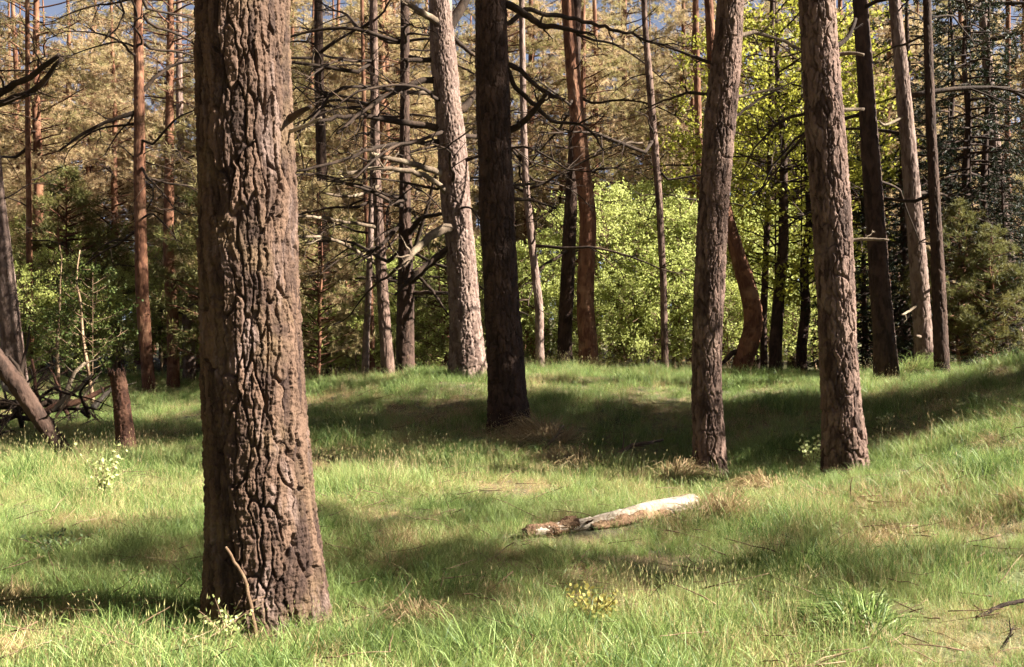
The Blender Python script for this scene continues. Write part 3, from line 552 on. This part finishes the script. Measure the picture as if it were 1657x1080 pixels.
for px, d in [(15, 46), (30, 41), (62, 38), (75, 50), (108, 44), (150, 54), (330, 48), (940, 38), (1000, 56), (475, 38), (545, 43), (590, 50), (640, 40), (690, 46), (860, 42), (905, 48), (965, 41), (1010, 46), (1050, 52), (1100, 43), (1150, 47), (1345, 44), (1560, 40), (1660, 44), (1460, 46), (620, 34), (270, 47)]:
    x, y = at(px, d); k += 1; free(x, y, .1); v_ = 'needle_tan' if k % 5 else 'needle_olive'
    tall_pine(x, y, by_landmark('tall tan needled pine' if k % 5 else 'tall olive needled pine', px, d), 1000 + k, 1.0 + .004 * d, v_, by_landmark('pines', px, d), 5, crown_drop=1.5 + (k % 3) * 1.5, cxy=1.15)
k = 0
while k < 62:
    d = rgb.uniform(27, 55); px = rgb.uniform(-200, 1850) if k < 44 else rgb.uniform(-200, 760)
    if 760 < px < 1340 and d < 40: continue
    if px < 340 and d < 33: continue
    x, y = at(px, d)
    if not free(x, y, 1.5): continue
    lab, grp = ('tan young pine in the understorey behind the left clearing', 'young pines behind the left clearing') if px < 760 else ('tan young pine in the understorey far beyond the mound', 'young pines beyond the mound')
    nd = 'needle_tan' if rgb.random() < .84 else 'needle_olive'; lab = by_landmark('bushy tan young pine' if nd == 'needle_tan' else 'bushy olive young pine', px, d); grp = by_landmark('young pines', px, d)
    leafy('young_pine', 'young', int(rgb.integers(3)), x, y, lab, 'tree', nd, 'bark_red', rgb.uniform(1.0, 1.9) if px < 760 else rgb.uniform(.8, 1.55), grp); k += 1

# pines outside the frame, on the sun's side: they shade the mound's slope and streak the meadow
for i, (x, y, s, cx_, lab) in enumerate([(14.8, 11.5, 1.0, .5, 'narrow crowned tall pine lowest on the right slope'), (14.0, 12.9, 1.05, .8, 'tall pine up the slope beyond the lit bank pine'), (17.6, 12.6, 1.0, .8, 'tall pine on the high right slope above the first slope pine'), (15.8, 12.1, 1.0, .85, 'tall pine between the two slope pines')]):
    tall_pine(x, y, lab, 3000 + i, s, 'needle_olive', None, 4, cxy=cx_)
for i, (x, y, v, s, lab) in enumerate([(11.2, 13.6, 2, 1.35, 'young pine on the slope between the bank pine and the spruces'), (11.6, 11.9, 2, 1.5, 'young pine tucked between the slope pines'), (9.4, 13.0, 0, 1.45, 'bushy young pine on the right slope next to the lit bank pine')]):
    leafy('young_pine', 'young', v, x, y, lab, 'tree', 'needle_olive', 'bark_red', s)
tall_pine(17.5, 11.5, 'tall bare stemmed pine with a short crown on the right slope', 3010, 1.08, 'needle_olive', None, 3, cz=.5, cxy=.75)
tall_pine(15.2, 4.7, 'shortish bare stemmed pine low on the right slope beside the meadow', 3013, .70, 'needle_olive', None, 2, cz=.55, cxy=1.15)
for i, (x, y) in enumerate([(-6.4, 3.4), (-7.8, 7.2), (-5.6, -1.2), (-2.2, -5.2), (2.6, -6.0), (6.2, -6.5), (-9.6, 10.8), (-4.6, -4.6), (-8.2, .8)]):  # unseen ring of wide crowns, added to block skylight and deepen the shade
    free(x, y, .1); tall_pine(x, y, 'unseen broad crowned pine added round the near side to block skylight', 3020 + i, 1.0, 'needle_olive', 'unseen broad crowned pines added round the near side', 3, crown_drop=1.5, cxy=1.3)
# the wood goes on unseen behind the viewer and leftward, added to cut skylight
k = 0; rgo = np.random.default_rng(41)
while k < 58:
    x, y = (rgo.uniform(-30, 14), rgo.uniform(-26, 30)) if k < 40 else (rgo.uniform(-19, -8), rgo.uniform(-6, 13))
    if y > -4.5 and (x > -7 or abs(x) < .56 * y + 4): continue
    if not free(x, y, 2.4): continue
    if rgo.random() < .5: tall_pine(x, y, 'tall pine in the unseen wood round the near side of the clearing', 5000 + k, rgo.uniform(.85, 1.05), 'needle_olive', 'pines round the near side of the clearing', 3)
    else: leafy('young_pine', 'young', int(rgo.integers(3)), x, y, 'young pine in the unseen wood round the near side of the clearing', 'tree', 'needle_olive', 'bark_red', rgo.uniform(1.1, 1.6), 'young pines round the near side of the clearing')
    k += 1

# ------------------------------------------------------------------ dead wood
def wood_piece(name, label, cat, p0, p1, r0, r1, mat, seed, bend=.05, nu=24, bark=.01, parts=(), cw=.05, ch=.2, n=60, flare=0):
    p0 = np.array(p0, float); p1 = np.array(p1, float); rg = np.random.default_rng(seed); L = np.linalg.norm(p1 - p0)
    k = 8; t = np.linspace(0, 1, k); pth = p0 + (p1 - p0) * t[:, None] + np.cumsum(rg.normal(size=(k, 3)), 0) * bend * L / 6 * (np.sin(np.pi * t)[:, None]); pth[-1] = p1
    q = resample(np.hstack([pth - p0, (r0 + (r1 - r0) * t)[:, None]]), 60, 2)
    root = thing(name, label, cat, p0)
    me = trunk_mesh(name, q[:, :3], q[:, 3], nu, np.linspace(0, L * .999, n), cw, ch, bark, seed, flare, .004)
    obj('trunk', me, M[mat], root)
    for (f, dv, l, r, m) in parts:
        j = int(f * 59); dv = unit(np.array(dv, float)); tt = np.linspace(0, 1, 8); mb = MB()
        tp = q[j, :3] + dv * (l * tt)[:, None] + np.cumsum(rg.normal(size=(8, 3)), 0) * .03 * l * tt[:, None]
        mb.tube(tp, r * (1 - tt * .7), 8); obj('branch_stub', mb.mesh('stub'), M[m], root)
    return root
b = P(122, 738, 13.4); b[2] = H1(b[0], b[1]) - .1
wood_piece('leaning_dead_trunk', 'dark dead trunk leaning over to the left beside the brush pile', 'dead tree', b, P(-60, 500, 13.0), .095, .125, 'bark_dark', 5, .04, 32, .014,
           [(.42, (-.25, .1, 1), .75, .05, 'dead_dark'), (.5, (-.05, .3, 1), .85, .035, 'dead_dark'), (.3, (.5, -.3, .5), .3, .025, 'dead_dark'), (.7, (-.4, -.4, .2), .5, .03, 'dead_dark')], n=120)
b = P(206, 728, 13.9); b[2] = H1(b[0], b[1]) - .15
st = wood_piece('broken_stump', 'upright broken tree stump with rusty red top in the shaded grass', 'stump', b, P(189, 603, 13.9), .125, .10, 'rot_red', 6, .03, 48, .018, n=110, flare=.35)
rg = np.random.default_rng(8); mb = MB()
tp = P(189, 603, 13.9) - b
for i in range(16):
    a = i / 16 * 6.283; r = .085 + .02 * rg.random(); c = tp + np.array([r * math.cos(a), r * math.sin(a), -.05]); hh = rg.uniform(.06, .15)
    mb.tube([c, c + [0, 0, hh * .6], c + [rg.normal() * .01, rg.normal() * .01, hh]], [.026, .02, .004], 5)
obj('splinters', mb.mesh('splinters'), M['rot_red'], st, kind='stuff')
# pale fallen log
a0 = P(862, 880, 7.75); a1 = P(1122, 812, 9.45); g0, g1 = H1(a0[0], a0[1]), H1(a1[0], a1[1])
a0[2] = g0 + .05; a1[2] = g1 + .13
lg = wood_piece('fallen_log', 'pale bare fallen log half sunk in the sunny grass', 'log', a0, a1, .036, .08, 'log_pale', 9, .03, 44, .010, [(.55, (-.2, -1, .1), .14, .022, 'log_bark'), (.3, (.3, -1, .5), .2, .016, 'log_bark')], cw=.05, ch=.6, n=150)
q = np.array(lg.location); t = np.linspace(0, 1, 40); jj = (a1 - a0)
pth = -.04 * jj + jj * (t * .27)[:, None]; pth[:, 2] += .012 * np.sin(t * 8)
obj('bark_sleeve', trunk_mesh('bark_sleeve', pth, (.031 + .022 * t) + .005 * np.sin(t * 17), 44, np.linspace(0, np.linalg.norm(jj) * .27, 120), .035, .12, .018, 77, 0, .012), M['log_bark'], lg)
pth = jj * (.30 + t * .5)[:, None] + np.array([.03, -.05, -.035])
obj('bark_strip', trunk_mesh('bark_strip', pth, (.045 + .009 * np.sin(t * 23)) * np.sin(np.pi * np.clip(t, .04, .97)) ** .35, 30, np.linspace(0, np.linalg.norm(jj) * .5, 120), .035, .12, .016, 78, 0, .012), M['log_bark'], lg)

def stick(label, pts, mat='dead_wood', d0=8, d1=8, lift=.03, twigs=3, name='fallen_branch', cat='branch', group=None, seed=1, ground=True):
    pp = []
    for i, (a, c, w) in enumerate(pts):
        d = d0 + (d1 - d0) * i / (len(pts) - 1); q = P(a, c, d)
        pp.append([*q, w / F * d / 2])
    pp = np.array(pp)
    base = pp[0, :3].copy(); base[2] = min(base[2], H1(base[0], base[1]) + .02)
    if ground: pp[0, 2] = base[2]
    q = resample(pp - np.array([*base, 0]), 18, 1); rg = np.random.default_rng(seed + int(abs(pts[0][0])))
    root = thing(name, label, cat, base, group); mb = MB(); L = np.linalg.norm(q[-1, :3] - q[0, :3]); q[1:, :3] += rg.normal(size=(17, 3)) * .005 * L
    mb.tube(q[:, :3], q[:, 3], 8); obj('stem', mb.mesh('stem'), M[mat], root)
    for e in range(twigs):
        j = int(rg.integers(5, 17)); dv = unit(unit(q[j, :3] - q[j - 3, :3]) + rg.normal(size=3) * .7); l = L * rg.uniform(.15, .35); tt = np.linspace(0, 1, 6); mb = MB()
        mb.tube(q[j, :3] + dv * (l * tt)[:, None] + np.cumsum(rg.normal(size=(6, 3)), 0) * .03 * l * tt[:, None], q[j, 3] * .55 * (1 - tt * .8) + .001, 6); obj('twig', mb.mesh('twig'), M[mat], root)
    return root
stick('bare stick propped against the root mound of the dark pine', [(858, 742, 6), (893, 715, 5), (912, 688, 4)], 'dead_wood', 13.2, 13.2, twigs=3)
stick('flat grey dead branch lying on the shaded slope', [(975, 742, 7), (1020, 722, 7), (1072, 712, 4)], 'dead_wood', 13, 13.6, twigs=5)
stick('straight dry stick lying on the upper right bank', [(1598, 694, 7), (1572, 680, 6), (1546, 668, 5)], 'dead_wood', 12.4, 12.9, twigs=1)
stick('thin brown twig arching low over the right bank', [(1330, 828, 4), (1390, 812, 5), (1460, 804, 3)], 'twig', 8.9, 9.2, twigs=5)
stick('curved dark twig sweeping over the lower bank grass', [(1580, 1000, 6), (1620, 980, 7), (1675, 968, 7)], 'dead_dark', 5.6, 5.7, twigs=3)
stick('short dark snag poking up from the near grass', [(833, 1030, 8), (838, 1012, 8), (845, 994, 6)], 'dead_dark', 5.3, 5.3, twigs=0)
stick('fallen twig across the bank crest near the spruces', [(1420, 705, 5), (1480, 690, 6), (1535, 700, 4)], 'twig', 13.2, 13.0, twigs=5)
stick('forked dry twig in the grass at the thick trunk side', [(700, 1000, 4), (740, 985, 5), (790, 990, 3)], 'dead_wood', 5.6, 5.7, twigs=4)
stick('bent brown twig in the dry grass patch', [(900, 1058, 5), (960, 1040, 5), (1040, 1062, 3)], 'twig', 5.1, 5.2, twigs=5)
stick('dark twig near the tussock on the lower bank', [(1600, 1078, 5), (1625, 1045, 5), (1640, 1015, 3)], 'dead_dark', 5.1, 5.2, twigs=3)
stick('tan twig lying on the sunny bank above the shade streak', [(1530, 820, 4), (1580, 806, 5), (1625, 780, 3)], 'twig', 8.4, 8.6, twigs=3)
stick('slim reddish stick leaning on the foot of the thick trunk', [(417, 982, 7), (398, 940, 6), (365, 885, 5)], 'twig', 5.22, 5.3, twigs=1)
# brush pile
rgp = np.random.default_rng(55); looks = ['pale', 'grey', 'reddish', 'dark']
spec = [((0, 655), (118, 662), 15, 17.0, 'dead_dark', 'dark log lying at the bottom of the brush pile', .09), ((-30, 690), (60, 668), 14, 16.4, 'dead_dark', 'short black log in front of the brush pile', .07), ((60, 672), (170, 640), 12, 16.8, 'rot_red', 'rusty red log end lying in the brush pile', .07),
        ((95, 660), (140, 598), 9, 16.6, 'dead_wood', 'pale barkless branch slanting up out of the brush pile', .045), ((85, 665), (150, 618), 8, 16.2, 'dead_wood', 'second pale branch lying lower across the brush pile', .04), ((150, 660), (186, 636), 9, 15.9, 'log_pale', 'white stripped log piece behind the broken stump', .05),
        ((70, 670), (50, 590), 7, 16.4, 'rot_red', 'reddish branch standing upright in the brush pile', .035), ((110, 672), (78, 606), 6, 16.9, 'rot_red', 'thin red branch crossing the brush pile', .03), ((20, 668), (75, 612), 7, 16.5, 'dead_dark', 'black forked branch in the brush pile', .035), ((30, 640), (5, 632), 9, 16.3, 'log_pale', 'pale cut end jutting from the brush pile', .06), ((120, 668), (165, 612), 5, 17.2, 'dead_wood', 'thin grey branch fanning out behind the brush pile', .025), ((90, 675), (125, 632), 5, 16.0, 'twig', 'brown twig bent across the brush pile front', .022)]
for i, ((ax_, ay_), (bx_, by_), w, d, m, lab, r) in enumerate(spec):
    p0 = P(ax_, ay_, d); p1 = P(bx_, by_ - 12, d + .3)
    wood_piece('dead_branch' if r < .05 else 'dead_log', lab, 'branch' if r < .05 else 'log', p0, p1, r, r * .55, m, 300 + i, .12, 14, .006, [(rgp.uniform(.4, .9), (rgp.normal(), rgp.normal(), .8), .35, r * .4, m), (rgp.uniform(.4, .95), (rgp.normal(), rgp.normal(), .5), .45, r * .35, m)], n=30)

for i in range(16):
    px_ = rgp.uniform(-10, 150); d = rgp.uniform(15.6, 17.3); q = P(px_, 600, d); q[2] = H1(q[0], d) + rgp.uniform(.0, .35)
    pale = i % 3 == 0
    r_ = thing('dead_branch', 'pale bare branch tangled in the brush pile' if pale else 'dark bare branch tangled in the brush pile', 'branch', q, 'bare branches tangled in the brush pile')
    o = obj('stem', DB[int(rgp.integers(8))], M['dead_wood' if pale else 'dead_dark'], r_, (0, 0, 0), (rgp.uniform(-.6, .6), rgp.uniform(-1.0, .1), rgp.uniform(0, 6.28)), (.8, 1.1, 1.1))

mb = MB(); rl = np.random.default_rng(12)
for i in range(1100):
    d = 4.5 + 13 * rl.random() ** 1.3; x = rl.uniform(-.56, .56) * d; a = rl.uniform(0, 6.28); l = rl.uniform(.1, .45); z = H1(x, d) + rl.uniform(.02, .13)
    t = np.linspace(0, 1, 5); dv = np.array([math.cos(a), math.sin(a), rl.normal() * .25]); pth = np.array([x, d, z]) + dv * (l * t)[:, None] + np.cumsum(rl.normal(size=(5, 3)), 0) * .02 * l
    mb.tube(pth, rl.uniform(.002, .0055) * (1 - .6 * t), 4)
tag(obj('twig_litter', mb.mesh('twig_litter'), M['twig'], kind='stuff'), 'small brown twigs scattered in the meadow grass', 'twigs')

# ------------------------------------------------------------------ small plants and tussocks
def plant(label, px, py, d, n, h, leafs, size, mat, seed, spread=.5, name='small_plant', cat='plant', z=None):
    q = P(px, py, d); rg = np.random.default_rng(seed); root = thing(name, label, cat, (q[0], d, H1(q[0], d)))
    for i in range(n):
        a = i * 2.4 + rg.normal() * .3; l = h * rg.uniform(.65, 1.1); t = np.linspace(0, 1, 8); dv = np.array([math.cos(a), math.sin(a), 0]) * spread * rg.uniform(.4, 1.1)
        p = np.stack([dv[0] * l * t ** 1.5, dv[1] * l * t ** 1.5, l * t * (1 - .15 * spread * t)], -1); mb = MB(); mb.tube(p, .005 * (1 - t * .6), 5)
        s = obj('stem', mb.mesh('stem'), M['twig'], root)
        js = np.linspace(2, 7, leafs).astype(int); pos = p[js]; dr = unit(rg.normal(size=(leafs, 3)) * [1, 1, .4] + [0, 0, .2])
        V, T, ti = blades(pos, dr, 2, size, size * .32, rg, .8, True)
        obj('leaves', mesh('leaves', V, T, smooth=False, attrs={'tint': ti}), M[mat], s, kind='stuff')
    return root
plant('pale leaved seedling in the sunlit left grass below the stump', 172, 800, 9.9, 10, .6, 14, .048, 'leaf_pale', 1, .45, 'seedling')
plant('yellow leaved low plant in the near grass', 962, 1000, 5.45, 18, .27, 14, .034, 'leaf_yellow', 2, .6)
plant('dark ferny low plant in the shaded left grass', 88, 905, 7.3, 9, .22, 10, .042, 'fern', 3, 1.2)
plant('small pale weed at the foot of the thick trunk', 368, 1005, 5.18, 8, .26, 9, .03, 'leaf_pale', 4, .6)
plant('pale leafy weed beside the lit bank pine', 1316, 745, 11.9, 8, .5, 10, .06, 'leaf_pale', 5, .6)
plant('light green weed low on the right bank near the spruce twigs', 1430, 668, 13.4, 6, .25, 9, .05, 'leaf_pale', 6, .7)
def tussock(label, px, py, d, w, h, mat, seed, n=420, group=None, flat=.5):
    q = P(px, py, d); rg = np.random.default_rng(seed); z = H1(q[0], d); root = thing('grass_tussock', label, 'grass tussock', (q[0], d, z), group)
    # the hummock itself, then its blades
    mb = MB(); a = np.linspace(0, 2 * np.pi, 17)[:-1]; rr = np.linspace(0, 1, 6)
    V = [[0, 0, h * .5]]; 
    for r in rr[1:]:
        for x in a: V.append([r * w * .45 * math.cos(x) * (1 + .15 * rg.normal()), r * w * .4 * math.sin(x), h * .5 * (1 - r * r) - .06 * r])
    T = [[0, 1 + i, 1 + (i + 1) % 16] for i in range(16)]; Q = [[1 + k * 16 + i, 1 + (k + 1) * 16 + i, 1 + (k + 1) * 16 + (i + 1) % 16, 1 + k * 16 + (i + 1) % 16] for k in range(4) for i in range(16)]
    obj('hummock', mesh('hummock', V, T, Q), M['ground'], root)
    ang = rg.uniform(0, 6.28, n); r = np.sqrt(rg.random(n)) * w * .45
    p = np.stack([r * np.cos(ang), r * np.sin(ang) * .9, h * .45 * (1 - (r / (w * .45)) ** 2)], -1)
    tl = rg.normal(size=3) * .35; out = unit(tl + np.stack([np.cos(ang), np.sin(ang), 0 * ang], -1) * (r / w * 2.2)[:, None] + rg.normal(size=(n, 3)) * .35 + [0, 0, .75]); l = h * rg.uniform(.35, 1.25, n) * (.6 + .8 * vnoise(p[:, 0] * 7 + 20, p[:, 1] * 7 + 20, seed))
    m1 = p + out * (l * .55)[:, None]; m2 = m1 + unit(out * [1.5, 1.5, .2] - np.array([0, 0, flat]))*(l * .5)[:, None]
    sd = unit(np.cross(out, rg.normal(size=(n, 3)))) * .0035
    V = np.stack([p - sd, p + sd, m1 + sd * .8, m1 - sd * .8, m2], 1).reshape(-1, 3); b = np.arange(n)[:, None] * 5
    obj('blades', mesh('blades', V, b + [[3, 2, 4]], b + [[0, 1, 2, 3]], attrs={'tint': np.repeat(rg.random(n), 5), 'dry': np.full(n * 5, .0)}), M[mat], root, kind='stuff')
tussock('straw coloured grass tussock at the foot of the bowed pine', 1100, 772, 11.6, .6, .34, 'straw', 1, 1100)
tussock('overgrown straw hummock at the end of the pale log', 1170, 850, 8.85, .62, .30, 'straw', 2, 800)
tussock('dark green sedge tussock on the lower bank', 1390, 1035, 5.4, .46, .26, 'grass', 3, 350, flat=.2)
tussock('dry bent grass tuft to the lower right of the thick trunk', 690, 1010, 5.5, .36, .2, 'straw', 4, 380)
tussock('rusty needle littered mound under the dark pine', 872, 718, 13.9, 1.0, .45, 'straw', 5, 1500)
tussock('reddish dry tuft at the edge of the shaded hollow', 920, 748, 12.4, .8, .32, 'straw', 6, 900)
tussock('tall dark grass clump under the pinkish pine', 1490, 625, 17.4, .9, .45, 'grass', 7, 700, flat=.1)
tussock('tawny grass tuft on the bank below the bowed pine', 1235, 785, 10.6, .6, .26, 'straw', 8, 500)

# ------------------------------------------------------------------ meadow grass: one object, tufts scattered by geometry nodes
def tuft(kind, seed):
    rg = np.random.default_rng(seed); Vs, Ts, Qs, ti, dr = [], [], [], [], []; n0 = 0
    def blade(base, d0, L, w, bend, dry, head=0):
        nonlocal n0
        side = unit(np.cross(d0, rg.normal(size=3))) * w; hz = unit(np.array([d0[0] + rg.normal() * .3, d0[1] + rg.normal() * .3, 0]))
        p1 = base + d0 * L * .45; p2 = p1 + unit(d0 + hz * bend * .6) * L * .32; p3 = p2 + unit(d0 + hz * bend * 1.5 - [0, 0, bend * .5]) * L * .25
        V = [base - side, base + side, p1 + side * .9, p1 - side * .9, p2 + side * .6, p2 - side * .6, p3]
        Qs.extend([[n0, n0 + 1, n0 + 2, n0 + 3], [n0 + 3, n0 + 2, n0 + 4, n0 + 5]]); Ts.append([n0 + 5, n0 + 4, n0 + 6]); t = rg.random()
        if head:
            hd = unit(p3 - p2); s2 = unit(np.cross(hd, rg.normal(size=3))) * head; s3 = np.cross(hd, s2); m = p3 + hd * head * 6; e = p3 + hd * head * 16
            V += [m - s2, m + s2, m + s3, m - s3, e]; Ts.extend([[n0 + 6, n0 + 7, n0 + 9], [n0 + 6, n0 + 9, n0 + 8], [n0 + 6, n0 + 8, n0 + 10], [n0 + 6, n0 + 10, n0 + 7], [n0 + 11, n0 + 9, n0 + 7], [n0 + 11, n0 + 8, n0 + 9], [n0 + 11, n0 + 10, n0 + 8], [n0 + 11, n0 + 7, n0 + 10]]); t = .6 + .4 * t
        Vs.extend(V); ti.extend([t] * len(V)); dr.extend([dry] * len(V)); n0 += len(V)
    nbl = {'fine': 34, 'tall': 26, 'straw': 24, 'seed': 14, 'mat': 26, 'weed': 13}[kind]
    for i in range(nbl):
        a = rg.uniform(0, 6.28); r = .11 * math.sqrt(rg.random()); b = np.array([r * math.cos(a), r * math.sin(a), -.02])
        lean = {'fine': .38, 'tall': .28, 'straw': .6, 'seed': .3, 'mat': 1.3, 'weed': .9}[kind]
        d0 = unit(np.array([rg.normal() * lean, rg.normal() * lean, 1.]))
        L = {'fine': .21, 'tall': .31, 'straw': .22, 'seed': .22, 'mat': .2, 'weed': .15}[kind] * rg.uniform(.55, 1.2)
        dry = {'fine': 0, 'tall': 0, 'straw': .55, 'seed': .1, 'mat': .6, 'weed': 0}[kind] + (.5 if rg.random() < .12 else 0)
        blade(b, d0, L, rg.uniform(.006, .011) if kind == 'weed' else rg.uniform(.0011, .0023), rg.uniform(.2, 1.2), dry)
    if kind == 'seed':
        for i in range(3): blade(np.array([rg.normal() * .06, rg.normal() * .06, -.02]), unit(np.array([rg.normal() * .16, rg.normal() * .16, 1])), rg.uniform(.3, .44), .0011, rg.uniform(0, .25), .7, rg.uniform(.0017, .0030))
    return np.array(Vs), np.array(Ts), np.array(Qs), np.array(ti), np.array(dr)
KINDS = ['fine', 'fine', 'tall', 'tall', 'straw', 'mat', 'seed', 'seed', 'weed']
gV, gT, gQ, gt, gd, gk = [], [], [], [], [], []; n0 = 0
for i, kd in enumerate(KINDS):
    V, T, Q, ti, dr = tuft(kd, 900 + i); gV.append(V); gT.append(T + n0); gQ.append(Q + n0); gt.append(ti); gd.append(dr); gk.append(np.full(len(V), i)); n0 += len(V)
# scatter points: density falls with distance as the tufts shrink on the picture
rgg = np.random.default_rng(99); pts = []
for d0, d1, dens in [(3.2, 6.5, 330), (6.5, 9, 270), (9, 12.5, 200), (12.5, 17, 135), (17, 23, 95), (23, 38, 32)]:
    w1 = .58 * d1 + 1.6; n = int(dens * (d1 - d0) * 2 * w1); x = rgg.uniform(-w1, w1, n); y = rgg.uniform(d0, d1, n)
    kp = np.abs(x) < .58 * y + 1.6
    if d0 >= 23: kp &= (x < -2) | (y < 26)
    pts.append(np.stack([x, y], -1)[kp])
pts = np.vstack(pts)
for r_, d_, ax__ in TREES.values():
    q = np.array(r_.location)[:2]; rad = ax__(.1)[1]; pts = pts[np.linalg.norm(pts - q, axis=1) > rad * .95]
_a, _b = a0[:2] - [0, .12], a1[:2] - [.05, .16]; _t = np.clip(((pts - _a) @ (_b - _a)) / ((_b - _a) @ (_b - _a)), 0, .93)
pts = pts[(np.linalg.norm(pts - _a - _t[:, None] * (_b - _a), axis=1) > .2) | (rgg.random(len(pts)) < .12)]
pz = H(pts[:, 0], pts[:, 1]); n = len(pts)
nz = vnoise(pts[:, 0] * .55 + 40, pts[:, 1] * .55 + 3, 21); nz2 = vnoise(pts[:, 0] * 1.6 + 9, pts[:, 1] * 1.6 + 30, 22); nz3 = vnoise(pts[:, 0] * .8 + 2, pts[:, 1] * .8 + 50, 23)
u = rgg.random(n); pick = np.where(u < .5, rgg.integers(0, 2, n), rgg.integers(2, 4, n))
pick = np.where((nz2 > .58) & (rgg.random(n) < .6), 4, pick); pick = np.where((nz3 > .66) & (rgg.random(n) < .7), 5, pick)
pick = np.where(rgg.random(n) < np.where(nz > .52, .26, .05), rgg.integers(6, 8, n), pick)
pick = np.where(rgg.random(n) < np.where(vnoise(pts[:, 0] * .7 + 8, pts[:, 1] * .7 + 5, 28) > .6, .10, .015), 8, pick)
scl = .76 * (.75 + .5 * vnoise(pts[:, 0] * 2.1 + 13, pts[:, 1] * 2.1 + 44, 25)) * (.55 + .85 * vnoise(pts[:, 0] * .9 + 70, pts[:, 1] * .9 + 70, 24)) * rgg.uniform(.75, 1.2, n) * np.clip(1 + (pts[:, 1] - 14) * .012, .95, 1.25)
rot = np.stack([rgg.normal(size=n) * .12, rgg.normal(size=n) * .12, rgg.uniform(0, 6.28, n)], -1)
Vt = np.vstack(gV); nt_ = len(Vt)
me = mesh('grass', np.vstack([Vt, np.column_stack([pts, pz])]), np.vstack(gT), np.vstack(gQ), smooth=True,
          attrs={'tint': np.concatenate([np.concatenate(gt), np.zeros(n)]), 'dry': np.concatenate([np.concatenate(gd), np.zeros(n)]), 'kind': np.concatenate([np.concatenate(gk), np.full(n, -1)]).astype(int),
                 'pick': np.concatenate([np.full(nt_, -1), pick]).astype(int), 'rot': np.vstack([np.zeros((nt_, 3)), rot]), 'scl': np.concatenate([np.ones(nt_), scl])})
grass = obj('grass', me, M['grass'], kind='stuff'); tag(grass, 'soft green meadow grass with straw patches and seed heads', 'grass')
ng = bpy.data.node_groups.new('grass_scatter', 'GeometryNodeTree')
ng.interface.new_socket('Geometry', in_out='INPUT', socket_type='NodeSocketGeometry'); ng.interface.new_socket('Geometry', in_out='OUTPUT', socket_type='NodeSocketGeometry')
gi = ng.nodes.new('NodeGroupInput'); go = ng.nodes.new('NodeGroupOutput'); jn = ng.nodes.new('GeometryNodeJoinGeometry'); L_ = ng.links.new
def gattr(nm, ty): a = ng.nodes.new('GeometryNodeInputNamedAttribute'); a.data_type = ty; a.inputs[0].default_value = nm; return a.outputs['Attribute']
def eq(sock, v): c = ng.nodes.new('FunctionNodeCompare'); c.data_type = 'INT'; c.operation = 'EQUAL'; L_(sock, c.inputs[2]); c.inputs[3].default_value = v; return c.outputs[0]
def sep(geo, sel): s = ng.nodes.new('GeometryNodeSeparateGeometry'); s.domain = 'POINT'; L_(geo, s.inputs[0]); L_(sel, s.inputs[1]); return s.outputs[0]
ka, pa, ra, sa = gattr('kind', 'INT'), gattr('pick', 'INT'), gattr('rot', 'FLOAT_VECTOR'), gattr('scl', 'FLOAT')
pg = sep(gi.outputs[0], eq(ka, -1))
e2r = ng.nodes.new('FunctionNodeEulerToRotation'); L_(ra, e2r.inputs[0])
for i in range(len(KINDS)):
    ip = ng.nodes.new('GeometryNodeInstanceOnPoints'); L_(pg, ip.inputs['Points']); L_(eq(pa, i), ip.inputs['Selection']); L_(sep(gi.outputs[0], eq(ka, i)), ip.inputs['Instance'])
    L_(e2r.outputs[0], ip.inputs['Rotation']); L_(sa, ip.inputs['Scale']); L_(ip.outputs[0], jn.inputs[0])
L_(jn.outputs[0], go.inputs[0])
grass.modifiers.new('scatter', 'NODES').node_group = ng
print('TUFTS', n, 'TRIS', sum(len(m.loops) - 2 * len(m.polygons) for m in bpy.data.meshes))
